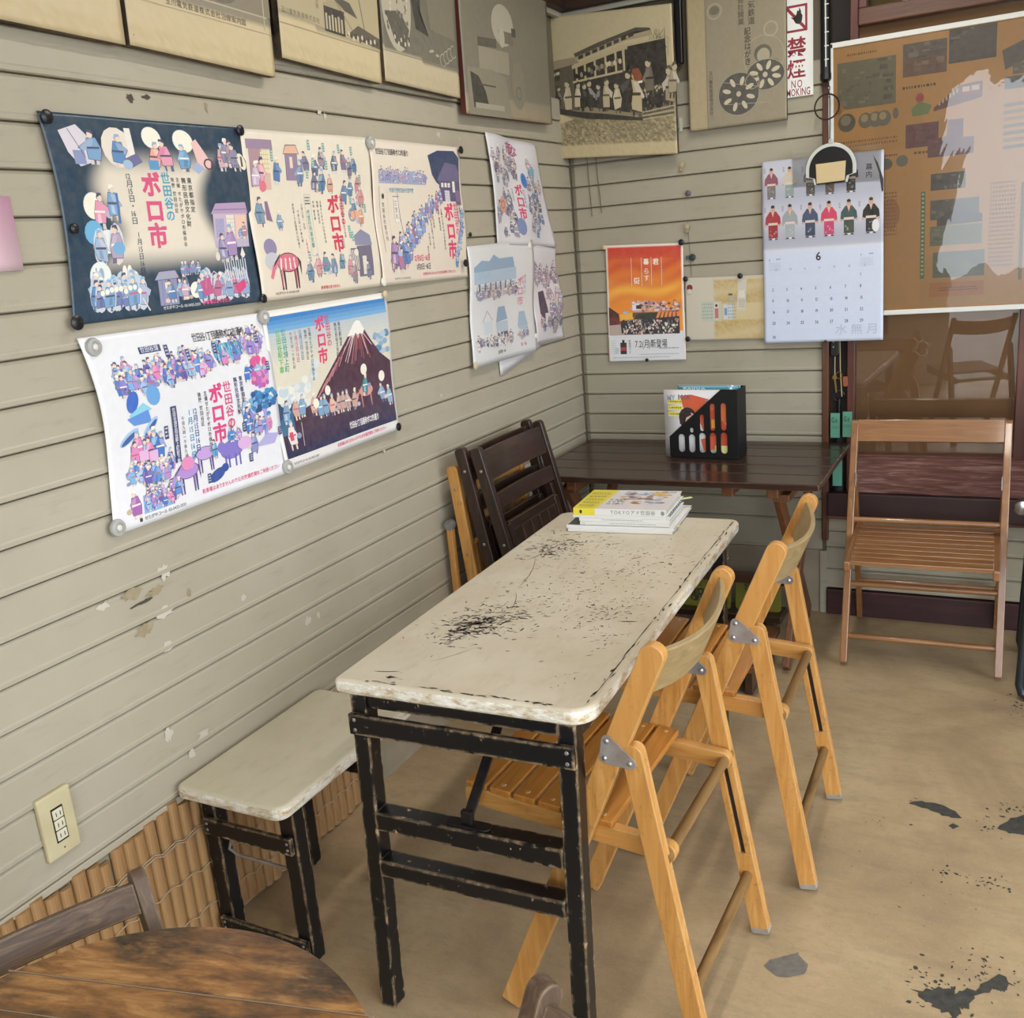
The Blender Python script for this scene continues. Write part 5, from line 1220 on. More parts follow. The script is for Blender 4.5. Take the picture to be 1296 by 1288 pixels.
def artT(p, w, h):
    R_ = p.rng; D = '#2b2824'; M = '#4f493e'; L = '#b8aa86'
    U = lambda a, b: (a*w, b*h)
    def P(L_, c): p.poly([U(*q) for q in L_], c)
    for i in range(70): p.ell(*U(R_.uniform(.0, .45), .36+R_.uniform(-.03, .06)), .006, .008, R_.choice(['#a3977a', '#8f846a', '#b3a686']), 7)
    for i in range(40): p.line(*U(R_.uniform(.84, .97), R_.uniform(.14, .3)), *U(R_.uniform(.84, .97), R_.uniform(.2, .34)), .0012, '#6b624f')
    P([(.04, .40), (.10, .35), (.32, .31), (.34, .40), (.34, .66), (.10, .64), (.04, .60)], '#5a5346'); P([(.06, .36), (.2, .30), (.33, .29), (.36, .33), (.1, .38)], '#958a70')
    P([(.06, .40), (.22, .36), (.22, .44), (.07, .47)], '#3a352e')
    for i in range(14): p.ell(*U(.07+.011*i, .43-.003*i), .004, .006, R_.choice(['#c9bc9c', '#8a7f68']), 7)
    P([(.05, .55), (.16, .54), (.16, .58), (.05, .59)], L); P([(.07, .49), (.20, .47), (.2, .53), (.07, .54)], M)
    P([(.32, .36), (.85, .22), (.95, .24), (.95, .36), (.70, .38), (.70, .70), (.32, .62)], D)
    P([(.33, .27), (.76, .135), (.86, .15), (.87, .19), (.72, .2), (.34, .315)], '#a3977a'); P([(.33, .265), (.5, .205), (.76, .13), (.85, .14), (.86, .155), (.75, .155), (.34, .29)], M)
    for i in range(8): x = .36+.05*i; P([(x, .285-.0165*i), (x+.035, .275-.0165*i), (x+.035, .30-.0165*i), (x, .31-.0165*i)], '#3a352e')
    P([(.31, .345), (.66, .235), (.94, .215), (.94, .235), (.68, .262), (.31, .372)], L)
    for i, x in enumerate((.335, .395, .465, .54, .61, .665)): P([(x, .36-.024*i), (x+.014, .357-.024*i), (x+.014, .46-.01*i), (x, .465-.01*i)], L)
    P([(.31, .455), (.66, .405), (.66, .42), (.31, .47)], L)
    for i in range(18): p.ell(*U(.34+.018*i, .42-.005*i+R_.uniform(-.012, .012)), .006, .009, R_.choice(['#c9bc9c', '#6d6454', '#1f1d1a', '#968b72']), 8)
    P([(.66, .24), (.67, .24), (.675, .38), (.665, .38)], L); P([(.70, .25), (.95, .22), (.96, .66), (.72, .70)], '#26231f')
    for i in range(16): p.fig(*U(.72+.015*i, .70+R_.uniform(-.03, .02)), .16*h, R_.choice(['#2a2723', '#38332c', '#1c1a18']), '#1a1816', None, '#b5a888', flip=1, mono=('#2b2824', '#3a352f', '#6b6454'), wx=.6)
    for x, y, hh, c in ((.27, .68, .24, '#b9ac8c'), (.33, .66, .2, '#c3b697'), (.37, .67, .2, '#2d2a26'), (.43, .67, .22, '#332f2a'), (.5, .68, .2, '#3a352f'), (.535, .68, .23, '#b5a888'), (.615, .70, .22, '#c4b797'), (.745, .74, .34, '#b8ab8a'), (.17, .64, .18, '#6b6353'), (.20, .64, .16, '#3a352e'), (.965, .68, .28, '#9a8e74'), (.84, .6, .26, '#6b6252'), (.98, .62, .24, '#a3977c'), (.685, .66, .25, '#26231f')):
        p.fig(*U(x, y), hh*h, c, '#221f1b', None, '#b9ac8c', flip=R_.choice((1, -1)), mono=('#2b2824', '#3a352f', '#5d5648'), wx=.62)
    P([(.05, .60), (.30, .665), (.55, .70), (.78, .74), (.78, .76), (.4, .725), (.12, .66)], '#2f2b26'); P([(.05, .62), (.18, .67), (.3, .72), (.1, .78), (.05, .8)], '#bfb08c')
    P([(.72, .41), (.765, .40), (.79, .455), (.775, .50), (.735, .48)], '#8a4a2c'); P([(.755, .49), (.79, .485), (.79, .50), (.765, .505)], '#e3dccb')
    for i in range(5): P([(.78, .70+.012*i), (.99, .665+.016*i), (.99, .672+.016*i), (.78, .707+.012*i)], ('#b5a888', '#4d473c')[i % 2])
    for i in range(420):
        x, y = R_.uniform(.06, .99), R_.uniform(.74, .90); 
        if y > .73+.05*x: p.ell(*U(x, y), .0035, .0012, R_.choice(['#4f493c', '#5f5847', '#c4b592', '#857a60']), 6)
O_ = Vector((-.070, -.05, 2.135))
panel('large sepia photograph panel of an old streetcar with its passengers, in the corner', (-.133+.02, -.046, 2.185), (1, -.02, -.075), (.005, 0, -1), .548, .475, (0, -1, 0), colT, artT, SIDEB, .02, 70, 60)
def colF(u, v): return lerpc('#a59777', '#b3a583', hn(u, v)*.4) if u < .19 else lerpc('#8d846f', '#978d78', hn(u, v)*.5)
def artF(p, w, h):
    U = lambda a, b: (a*w, b*h); LN = '#a89f8a'; DKR = '#4b4a46'
    p.line(*U(.195, .0), *U(.195, 1), .0015, '#6d6553')
    for cx, cy, rx in ((.46, .045, .075), (.29, .17, .07), (.85, .355, .065)): p.ring(cx*w, cy*h, rx*w, .004, LN); 
    for cx, cy in ((.46, .045), (.29, .165)): p.ell(cx*w, cy*h, .05*w, .03*h, '#6f6958', 12)
    p.ring(.78*w, .54*h, .20*w, .002, LN, 26); p.ell(.77*w, .515*h, .09*w, .062*h, '#5f5a4d', 14); p.ell(.775*w, .53*h, .065*w, .052*h, '#a39a85', 14); p.ell(.90*w, .58*h, .035*w, .02*h, '#847c69', 10)
    for cx, cy, rx, ry in ((.79, .665, .19, .105), (.52, .775, .205, .15)):
        p.ell(cx*w, cy*h, rx*w*1.02, ry*h*1.02, LN, 26); p.ell(cx*w, cy*h, rx*w, ry*h, DKR, 26)
        for k in range(8):
            q = k*math.pi/4+.3; p.ell((cx+.62*rx*math.cos(q))*w, cy*h+.62*ry*h*math.sin(q), .045*w, .016*h, '#c0b69e', 10, rot=math.atan2(.62*ry*h*math.sin(q), .62*rx*w*math.cos(q)))
        p.ell(cx*w, cy*h, .025*w, .02*h, '#b8ae98', 10)
    p.line(*U(.37, .68), *U(.72, .74), .0015, LN); p.line(*U(.38, .84), *U(.8, .86), .0015, LN); p.ring(.66*w, .70*h, .07*w, .002, LN)
    p.vtext('玉川電気鉄道', .625*w, -.010, .0235, '#55503f', .015, 1.03); p.vtext('株式会社開業', .525*w, .002, .021, '#55503f', .01, 1.03)
    p.vtext('記念はがき', .585*w, .140, .0235, '#4a4536', .02, .98, .95); p.vtext('玉川電気鉄道株式会社', .215*w, .255, .0140, '#5d5746', .01, 1.0)
panel('brown postcard panel with two film reels beside the streetcar panel', (.474, -.028, 2.175), (1, 0, -.004), (.0, 0, -1), .328, .437, (0, -1, 0), colF, artF, SIDEB, .014, 50, 40)

# no smoking sign, partly behind the postcard panel
SIGN = plain('white_sign_plastic', '#e9ecea', .3, coat=.3)
ns = MB().box(.778, .883, -.0095, -.0055, 1.803, 2.30).build('no_smoking_sign', SIGN, None, .001)
tag(ns, 'white no smoking sign with red letters, half behind the postcard panel', 'sign')
p = Print(flat((.778, -.0097, 2.30), (1, 0, 0), (0, 0, -1), (0, -1, 0)), lift=.0002, maxedge=9)
RD = '#8e1730'
for a, b, c, d in ((.017, .222, .087, .229), (.080, .222, .087, .302), (.017, .295, .087, .302), (.017, .222, .024, .302)): p.rect(a, b, c, d, RD)
p.line(.020, .226, .084, .298, .009, RD); p.poly([(.046, .258), (.054, .248), (.066, .246), (.072, .256), (.070, .272), (.060, .280), (.050, .276), (.045, .268)], '#111214'); p.poly([(.052, .252), (.056, .238), (.060, .242), (.062, .230), (.068, .244), (.066, .254)], '#111214')
p.poly([(.034, .256), (.050, .260), (.047, .268)], '#111214')
p.char('禁', .022, .318, .062, RD, .02); p.char('煙', .022, .384, .060, RD, .02)
p.text('NO', .034, .441, .034, RD, .005, .62, .22); p.text('SMOKING', .010, .467, .032, RD, .012, .58, .06)
p.build('lettering', ink_mat('sign_print', .35, .2), ns)

# black hook rail behind the panels, black tube with tick marks, chain, cord, plain black-topped charm
BLKP = plain('black_plastic', '#101113', .35)
hk = thing('black_hook_rail', 'black hook rail between the streetcar panel and the postcard panel', 'rail', (.442, -.012, 2.0))
MB().box(-.012, .012, -.012, .008, -.04, .35).build('upright', BLKP, hk, .003)
MB().plank((.0, -.004, -.03), (-.075, -.015, -.022), .03, .012, (0, 0, 1)).build('arm', BLKP, hk, .003)
tk = thing('tick_marked_tube', 'black tube with white tick marks hanging on the brown post', 'tube', (.926, -.034, 1.845))
MB().tube([(0, 0, .005), (-.004, 0, .42)], .0165, 16).build('tube', BLKP, tk, 0, True)
MB().lathe([(.012, -.012), (.018, -.006), (.018, .012)], 16, (0, 0, 0)).build('end_cap', BLKP, tk, 0, True)
MB().tube([(.0035, -.0163, .03), (-.0005, -.0163, .41)], .0022, 6).build('white_strip', plain('white_scale_strip', '#d9dcdc', .4), tk)
b = MB()
for i in range(9): b.box(-.001, .012, -.0178, -.0150, .05+i*.04, .053+i*.04)
b.build('tick_marks', plain('tick_white', '#cfd2d2', .4), tk)
cc = thing('loop_hanger', 'thin black chain with an elastic loop hanging under the black tube', 'cord', (.930, -.046, 1.83))
def ringpts(c, r, ax1=(1, 0, 0), ax2=(0, 0, 1), n=22, ry=None): return [Vector(c)+Vector(ax1)*r*math.cos(6.2832*i/n)+Vector(ax2)*(ry or r)*math.sin(6.2832*i/n) for i in range(n)]
for i in range(4): MB().tube(ringpts((.008, 0, -.008-.0105*i), .0035, (1, 0, 0) if i % 2 else (0, 1, 0), (0, 0, 1), 12, .007), .0012, 5, True).build('chain_link', IRON, cc)
MB().tube(ringpts((.004, -.012, -.075), .038, n=28), .0026, 6, True).build('elastic_loop', plain('dark_red_elastic', '#241012', .6), cc, 0, True)
MB().tube([(.012, -.008, -.045), (.013, -.008, -.12), (.012, -.010, -.19)], .0016, 5).build('cord', BLKP, cc)
ch = thing('plastic_charm', 'clear-rimmed plastic charm with a black round top hanging over the calendar', 'charm', (.948, -.066, 1.565))
def dome(r, y, d, zc=0, flat_=-.02, n=28):
    o = [(r*math.cos(math.pi*i/n), y, zc+r*math.sin(math.pi*i/n)) for i in range(n+1)]+[(-r, y, flat_), (-r*.72, y, flat_-.006), (-r*.66, y, flat_-.026), (r*.66, y, flat_-.026), (r*.72, y, flat_-.006), (r, y, flat_)]
    return MB().prism(o, (0, d, 0))
dome(.079, .001, .003).build('clear_rim', plain('clear_rim_plastic', '#c9ccc8', .2, coat=.5), ch, .001)
dome(.068, -.0012, .0022).build('black_face', plain('glossy_black_print', '#141517', .25, coat=.5), ch, .0006)
slab_o = [(-.047, -.0022, .018), (.047, -.0022, .020), (.044, -.0022, -.040), (-.044, -.0022, -.042)]
MB().prism(slab_o, (0, .001, 0)).build('cream_block', plain('cream_print_block', '#c9b48a', .4), ch, .0005)
MB().tube(ringpts((0, 0, .084), .006, n=14), .0022, 6, True).build('eyelet', plain('clear_eyelet', '#c4c7c4', .3), ch, 0, True)

# ---------------------------------------------------------------- notices on the back wall
def flatpaper(label, name, TL, TR, BR, BL, w, h, colfn, art, wave=None, nx=30, ny=30, cat='poster', mat=None, group=None, thick=.0006):
    fn = bent(TL, TR, BR, BL, w, h, (0, -1, 0), wave)
    o = sheet(name, None, fn, w, h, colfn, mat or PAPER, nx, ny, thick); tag(o, label, cat, group)
    p = Print(fn); art(p, w, h); p.build('printed_picture', mat or PAPER, o); return o
def colO(u, v):
    if u < .02 or u > .98 or v < .015: return '#e6ddd2'
    if v < .75:
        t = (v-.02)/.5; s = .5+.5*math.sin(v*46+u*5+2*math.sin(u*7)); 
        c = lerpc('#c8391f', '#f0952c', t*.9+.25*s*(1 if .12 < v < .5 else .3)-.12)
        return lerpc(c, '#f4b23c', max(0, .9-abs(v-.385)*9)*(.4+.6*s))
    return '#dfe0e4'
def artO(p, w, h):
    R_ = p.rng; 
    for x in (.1, .14, .178, .217): p.rect(x, .047, x+.0016, .148, '#e9d8cc')
    p.vtext('君', .184, .052, .024, '#f4ece4', .02); p.char('暮', .148, .052, .022, '#f4ece4', .02); p.vtext('らす', .148, .085, .023, '#f4ece4', .01, 1.05); p.char('街', .108, .118, .025, '#f4ece4', .02)
    p.poly([(.006, .222), (.045, .248), (.05, .29), (.006, .30)], '#4a1f1c'); p.poly([(.006, .262), (.045, .262), (.05, .29), (.006, .29)], '#6a2b2b')
    for i in range(110): p.ell(.10+R_.uniform(0, .18), .205+R_.uniform(0, .035)+.0, R_.uniform(.004, .009), R_.uniform(.003, .006), R_.choice(['#c9a8ac', '#a98a96', '#e3cfcf', '#7f6a72', '#dcb4a8', '#5b4a50']), 8)
    p.poly([(.10, .218), (.125, .21), (.13, .235), (.10, .238)], '#e8e3e6'); p.rect(.115, .218, .135, .232, '#1f1c20'); p.rect(.063, .24, .082, .25, '#9fb4dc'); p.poly([(.05, .25), (.1, .245), (.1, .268), (.05, .27)], '#f2b23a')
    p.rect(.10, .245, .28, .262, '#5d4d40'); p.poly([(.12, .25), (.28, .24), (.28, .268), (.1, .27)], '#2f3328'); 
    for i in range(6): p.poly([(.2+.014*i, .245), (.212+.014*i, .243), (.2+.016*i, .268), (.19+.016*i, .268)], '#e88a4a')
    p.poly([(.006, .29), (.28, .272), (.28, .325), (.006, .33)], '#b7a49c'); p.poly([(.05, .275), (.28, .262), (.28, .325), (.055, .325)], '#2b2a30')
    for i in range(240): p.ell(.06+R_.uniform(0, .215), .272+R_.uniform(0, .052), R_.uniform(.002, .005), R_.uniform(.003, .006), R_.choice(['#d9cfc8', '#1c1b20', '#6b6468', '#9f8f8a', '#3d4656', '#c9a394', '#e6e0da', '#171619']), 7)
    p.rect(0, .3275, w, .333, '#dfe0e4')
    p.rect(.047, .372, .072, .398, '#ad3f45'); p.rect(.047, .355, .072, .372, '#33292c'); p.rect(.055, .345, .064, .358, '#1d1a1c'); p.rect(.047, .385, .072, .398, '#2b2427'); p.ell(.033, .385, .009, .013, '#c3cad2')
    p.vtext('新発売です', .08, .345, .010, '#55555c', 0, 1.05); p.text('7.2(月)新登場', .105, .345, .034, '#2d2b30', .005, .62, .06)
    p.scribble(.20, .376, .275, .383, '#6b6b74', 1); p.scribble(.12, .398, .275, .404, '#a5a8b0', 1); p.scribble(.015, .408, .24, .416, '#b0b2ba', 1); p.scribble(.012, .345, .03, .4, '#c2c5cc', 7)
flatpaper('orange sunset poster with a vertical verse and a white date strip', 'poster', (.130, -.006, 1.382), (.428, -.006, 1.370), (.425, -.010, .951), (.122, -.010, .951), .3, .425, colO, artO, lambda u, v: .002+.003*math.sin(v*5)*u, 60, 80)
PLASTIC = plain('aged_paper_in_sleeve', '#c7bfa8', .25, coat=.8)
SLEEVE = ink_mat('paper_behind_plastic', .3, .9)
def colM(u, v):
    if .36 < u < .98 and .05 < v < .97:
        return lerpc('#cdbd93', '#b3934f', max(0, (.4+.6*hn(u*3, v, 3))*(.25+.75*abs(math.sin(v*9+u*2)))*(.9 if (v < .42 or v > .68) else .15)))
    return '#c6bfad'
def artM(p, w, h):
    p.rect(.058, .085, .128, .155, '#b9bda9'); p.scribble(.06, .09, .1, .15, '#8fa5a0', 5); p.rect(.102, .09, .118, .148, '#d9c9bd'); p.ell(.11, .10, .005, .006, '#4a3f40', 9); p.rect(.104, .11, .117, .145, '#b8696c'); p.rect(.134, .098, .165, .15, '#c3ccd0'); p.rect(.137, .11, .147, .135, '#6f93c0')
    p.scribble(.15, .07, .178, .15, '#93a5ab', 7); p.rect(.152, .06, .166, .066, '#3d3c40'); p.poly([(.185, .01), (.215, .012), (.21, .12), (.18, .118)], '#cbc5b6'); p.ring(.196, .07, .02, .001, '#9b9684'); p.rect(.188, .05, .208, .075, '#d9d4c6'); p.scribble(.188, .08, .208, .11, '#a39c8a', 4)
flatpaper('faded hand-coloured note in a clear sleeve between the orange poster and the calendar', 'paper_note', (.430, -.006, 1.246), (.722, -.007, 1.240), (.722, -.008, 1.018), (.428, -.007, 1.021), .28, .222, colM, artM, lambda u, v: .001+.002*math.sin(u*6)*v, 40, 30, 'note', SLEEVE)
def colC(u, v):
    if v < .49: return lerpc('#aeb2c4', '#c7c9d6', .5+.5*math.sin(v*26)) if v < .47 else '#d7dbe8'
    return lerpc('#d3dcf0', '#cdd8ef', v)
def artCal(p, w, h):
    R_ = p.rng
    def man(x, y, hh, robe, low, belt='#d8c6c0'):
        p.ell(x, y-hh*.9, hh*.07, hh*.085, '#c9a08c', 12); p.ell(x, y-hh*.965, hh*.062, hh*.045, '#1d1a1c', 10); p.ell(x, y-hh*1.0, hh*.02, hh*.02, '#1d1a1c', 8)
        p.poly([(x-hh*.1, y-hh*.83), (x+hh*.1, y-hh*.83), (x+hh*.23, y-hh*.66), (x+hh*.25, y-hh*.46), (x+hh*.15, y-hh*.44), (x+hh*.15, y-hh*.06), (x-hh*.15, y-hh*.06), (x-hh*.15, y-hh*.44), (x-hh*.25, y-hh*.46), (x-hh*.23, y-hh*.66)], robe)
        p.poly([(x-hh*.15, y-hh*.42), (x+hh*.15, y-hh*.42), (x+hh*.15, y-hh*.05), (x-hh*.15, y-hh*.05)], low); p.rect(x-hh*.15, y-hh*.5, x+hh*.15, y-hh*.43, belt)
        for i in range(5): p.ell(x+R_.uniform(-.1, .1)*hh, y-R_.uniform(.1, .36)*hh, .014*hh*2, .012*hh*2, lerpc(low, '#d9d4cf', R_.uniform(.15, .5)), 8)
        p.poly([(x-hh*.05, y-hh*.83), (x+hh*.05, y-hh*.83), (x, y-hh*.66)], '#d9b3a0')
        for sx in (-1, 1): p.ell(x+sx*hh*.22, y-hh*.43, hh*.035, hh*.04, '#c9a08c', 8)
        p.poly([(x-hh*.17, y), (x-hh*.08, y-hh*.05), (x-hh*.03, y)], '#2b2626'); p.poly([(x+hh*.05, y), (x+hh*.08, y-hh*.05), (x+hh*.17, y)], '#2b2626'); p.rect(x-hh*.03, y-hh*.045, x+hh*.05, y-hh*.005, '#e6e2e0')
    T = w/.41
    for x, y, r, l in ((.034, .122, '#8a4f62', '#77706f'), (.098, .122, '#c6c0ae', '#8b9a98'), (.17, .122, '#5b4a4a', '#4d4645'), (.235, .122, '#5d534c', '#665a4e'), (.305, .122, '#18181b', '#2a2526')): man(x, y, .098, r, l)
    for x, y, r, l in ((.038, .256, '#a32a38', '#97222f'), (.098, .256, '#98a0a6', '#a4abb0'), (.168, .256, '#3d4c6c', '#2f3f60'), (.232, .256, '#c93a5f', '#c23f70'), (.298, .256, '#33504f', '#3c4a41'), (.37, .256, '#17181b', '#202125')): man(x, y, .112, r, l)
    p.ell(.385, .232, .012, .02, '#e3e3e6', 12); 
    for x, y in ((.008, .022), (.075, .022), (.14, .028), (.008, .148), (.07, .148), (.135, .148), (.2, .152), (.265, .152), (.33, .152)): p.scribble(x, y, x+.006, y+.018, '#55565f', 4)
    p.vtext('幕内', .352, .038, .022, '#1c1c20', .01, 1.05); p.poly([(.375, .012), (.381, .03), (.398, .075), (.404, .13), (.409, .125), (.409, .09), (.392, .04)], '#1c1c20')
    p.text('6', .185, .300, .038, '#1e2026', .02)
    days = '日月火水木金土'
    for i in range(7): p.char(days[i], .042+.0505*i, .352, .009, '#8b93a8', .0)
    n = 1
    for r_ in range(6):
        for c in range(7):
            if (r_ == 0 and c < 6) or n > 30: continue
            p.text(str(n), .030+.0505*c, .378+.038*r_ if r_ < 5 else .578, .0145, '#4a5266', .01, .8); n += 1
        p.rect(.012, .372+.038*r_, w-.012, .3723+.038*r_, '#c0cadf')
    for x in (.02, .335): p.text('5' if x < .1 else '7', x, .318, .011, '#5a6277', 0); p.scribble(x+.028, .318, x+.042, .325, '#5a6277', 1); p.scribble(x, .332, x+.042, .36, '#bac4da', 5)
    p.text('水無月', .25, .548, .038, '#b3bdd3', .0, 1.1, .28); p.scribble(.01, .600, .08, .604, '#aab4ca', 1)
flatpaper('large June calendar with two rows of men in kimono, beside the window', 'calendar', (.716, -.022, 1.612), (1.108, -.052, 1.606), (1.115, -.054, 1.008), (.718, -.026, 1.005), .41, .605, colC, artCal, lambda u, v: .003*math.sin(v*6.28*1.0)+.002*math.sin(u*3), 40, 60, 'calendar', None, None, .0025)
slv = MB().prism([(.82, -.036, 1.635), (1.10, -.058, 1.628), (1.10, -.058, 1.515), (.82, -.036, 1.52)], (0, -.0003, 0)).build('clear_sleeve', FILM, None)
tag(slv, 'small clear plastic sleeve over the top edge of the calendar', 'sleeve')

# framed sheet of old cuttings on the window glass
def colB(u, v):
    return lerpc(lerpc('#b5813f', '#c68c45', hn(int(u*5), int(v*5))), '#a37a48', max(0, .45-v)*.9+.15*hn(u, v))
bd = thing('framed_cuttings', 'white-framed sheet of old streetcar cuttings leaning on the window glass', 'picture', (1.35, -.03, 1.0))
O = Vector((.940, -.026, 1.936)); Xv = Vector((1, 0, .004)).normalized(); Yv = Vector((.012, 0, -1)).normalized(); bw, bh = .70, .843
Lc = Vector(bd.location)
fnB = flat(O-Lc, Xv, Yv, (0, -1, 0))
CUT = ink_mat('old_cuttings_print', .35, .15)
sheet('backing_sheet', bd, fnB, bw, bh, colB, CUT, 60, 70, .006)
p = Print(fnB, lift=.0006, maxedge=9); R_ = p.rng
def block(x0, y0, x1, y1, c, n=26, dk='#3c372f', lt='#8d8068', skew=0):
    p.poly([(x0, y0), (x1, y0+skew), (x1, y1+skew), (x0, y1)], c)
    for i in range(n): 
        a, b_ = R_.uniform(x0, x1-.02), R_.uniform(y0, y1-.012); p.rect(a, b_+skew*.5, min(x1, a+R_.uniform(.005, .03)), b_+skew*.5+R_.uniform(.003, .014), lerpc(c, R_.choice((dk, lt)), R_.uniform(.15, .6)))
def words(x0, y0, x1, y1, rows, c='#6d4a28'): p.scribble(x0, y0, x1, y1, c, rows)
block(.02, .055, .195, .195, '#6a624a', 40); p.poly([(.02, .17), (.045, .195), (.02, .21)], '#a5763c'); words(.05, .03, .14, .042, 1)
block(.215, .03, .34, .095, '#5d5144', 26); block(.215, .075, .34, .125, '#6b4c38', 14); block(.345, .01, .475, .105, '#4f463c', 34); p.poly([(.345, .06), (.40, .02), (.475, .02), (.475, .09), (.345, .1)], '#574d44')
words(.215, .15, .31, .165, 1, '#4a3a26'); p.poly([(.305, .225), (.375, .17), (.44, .165), (.44, .21), (.42, .215), (.305, .235)], '#6d4038'); p.rect(.38, .172, .437, .2, '#8a3f38'); p.rect(.385, .176, .405, .19, '#bca98a'); p.rect(.41, .175, .432, .189, '#bca98a')
for i in range(6): p.rect(.318+.01*i, .208-.006*i, .324+.01*i, .220-.006*i, '#b29a78')
p.ell(.265, .19, .012, .014, '#a03f3a', 12); p.poly([(.24, .22), (.265, .2), (.30, .215), (.29, .24), (.245, .242)], '#6f7a42')
block(.225, .265, .39, .335, '#6a3a38', 26, '#4a2628', '#8a5a4c'); p.poly([(.32, .255), (.345, .252), (.345, .31), (.32, .315)], '#b3813f'); block(.29, .32, .42, .37, '#6a3a38', 14, '#4a2628', '#8a5a4c')
p.ell(.048, .235, .027, .028, '#57503f', 18); p.ell(.045, .228, .016, .016, '#83775c', 12); 
for x in (.105, .135, .16): p.ell(x, .235, .022, .024, '#6e6450', 12); p.ell(x-.003, .228, .011, .012, '#a38f68', 10)
p.ell(.195, .225, .009, .017, '#6e6450', 10); words(.03, .29, .2, .315, 2, '#8a5a2c'); p.rect(.03, .33, .13, .332, '#6d4a28'); p.rect(.03, .352, .13, .354, '#6d4a28'); words(.035, .335, .125, .35, 2, '#5a3c20')
words(.15, .345, .2, .355, 1, '#4a3a26'); p.ell(.165, .375, .022, .018, '#5f584a', 12); p.ell(.215, .37, .018, .018, '#6b6350', 12); words(.25, .345, .33, .36, 1)
p.poly([(.49, .09), (.64, .035), (.655, .085), (.50, .145)], '#5d5346'); block(.52, .13, .65, .16, '#6a5d4a', 12); block(.50, .165, .66, .2, '#5f5545', 14)
for i in range(7): p.poly([(.50, .24+.02*i), (.66, .235+.02*i), (.66, .245+.02*i), (.50, .25+.02*i)], lerpc('#a5763c', '#7d6a50', R_.random()))
block(.30, .42, .40, .47, '#4d443a', 16); block(.30, .50, .44, .56, '#5a5142', 20); block(.30, .58, .45, .64, '#6d6a4c', 22); block(.31, .66, .46, .74, '#5d5f4a', 30); p.poly([(.32, .56), (.37, .53), (.45, .55), (.45, .575), (.32, .58)], '#4c4038')
p.rect(.272, .47, .285, .74, '#4f6a3c'); 
for i in range(20): p.rect(.275, .475+.013*i, .282, .481+.013*i, '#c2b487')
p.rect(.555, .47, .565, .76, '#6d5a30'); words(.47, .46, .54, .72, 20, '#8a5526')
p.poly([(.57, .50), (.69, .47), (.69, .49), (.58, .52)], '#5b5748'); p.poly([(.575, .55), (.7, .575), (.7, .62), (.58, .6)], '#5c6058'); p.poly([(.575, .66), (.63, .63), (.7, .62), (.7, .72), (.6, .72)], '#4f5f4c'); p.rect(.645, .64, .69, .675, '#9b8d62'); p.text('世田谷', .648, .645, .014, '#4a4436', 0)
for i in range(5): p.line(.58, .665, .66+.01*i, .72-.012*i, .0016, '#35463a')
p.rect(.3, .755, .46, .80, '#b46f30'); words(.33, .77, .44, .785, 2, '#5a3c20'); p.ell(.18, .53, .03, .05, '#a36a34', 14); words(.05, .46, .2, .6, 12, '#8a5526')
p.build('printed_cuttings', CUT, bd)
FRM = plain('white_frame_strip', '#d9dad6', .3, coat=.3)
C4 = [O-Lc, O-Lc+Xv*bw, O-Lc+Xv*bw+Yv*bh, O-Lc+Yv*bh]
for i, (a, b_) in enumerate(((0, 1), (1, 2), (2, 3), (3, 0))):
    A, B = C4[a], C4[b_]; d = (B-A).normalized(); MB().plank(A-d*.006+Vector((0, -.001, 0)), B+d*.006+Vector((0, -.001, 0)), .016, .012, Vector((0, 1, 0)).cross(d)).build('frame_bar', FRM, bd, .002)
v = []; f = []; nx, ny = 36, 42                                      # crinkled clear film over the sheet
for j in range(ny+1):
    for i in range(nx+1):
        q = O-Lc+Xv*(.01+(bw-.02)*i/nx)+Yv*(.01+(bh-.02)*j/ny); u_, v_ = i/nx, j/ny
        q.y -= .003+.0009*math.sin(u_*6+v_*3)*math.sin(v_*5)+.0002*math.sin(u_*31+v_*17); v.append(q)
for j in range(ny):
    for i in range(nx): a = j*(nx+1)+i; f.append((a, a+nx+1, a+nx+2, a+1))
mesh_obj('clear_film', v, f, FILM, bd, 0, 'all')

# pins, hooks and caps on the back wall
for x, z, k, lb, *rr_ in [(.130, 1.376, 'k', 'cream pin at the top left corner of the orange poster', .0085), (.425, 1.372, 'b', 'black pin at the top right corner of the orange poster', .011), (.276, .955, 'b', 'small black pin at the bottom edge of the orange poster', .0065), (.436, 1.243, 'b', 'black pin at the top left corner of the sleeve note', .0095),
        (.634, 1.242, 'b', 'black pin on the top edge of the sleeve note', .0095), (.437, 1.028, 'b', 'black pin at the bottom left corner of the sleeve note', .0095), (.930, 1.009, 'b', 'tiny black pin at the foot of the calendar', .004)]:
    pin((x, -.012 if x < .9 else -.046, z), (0, -1, 0), k, lb, *rr_)
CAPM = plain('aged_beige_rubber', '#a89a7c', .6); PURP = plain('purple_pin', '#5f5064', .5); TEAL = plain('dark_teal_clip', '#24363c', .4)
for x, z, lb in ((.436, 1.633, 'beige rubber cap on a nail below the postcard panel'), (.447, 1.423, 'beige rubber cap on a nail above the orange poster')):
    t = thing('rubber_cap', lb, 'cap', (x, -.003, z))
    MB().lathe([(.008, 0), (.009, .004), (.007, .012), (.0085, .016), (.004, .018)], 14, (0, 0, 0), (0, -1, 0)).build('cap', CAPM, t, 0, True)
    MB().plank((-.004, -.008, -.018), (.003, -.01, .012), .014, .006, (1, 0, 0), .004, .006).build('flap', CAPM, t, .001)
t = MB().lathe([(.009, 0), (.010, .004), (.010, .008), (.006, .011)], 16, (0, 0, 0), (0, -1, 0)).build('push_pin', PURP, None, 0, True); t.location = (.453, -.002, 1.537); tag(t, 'purple pin between the two beige caps on the back wall', 'pin')
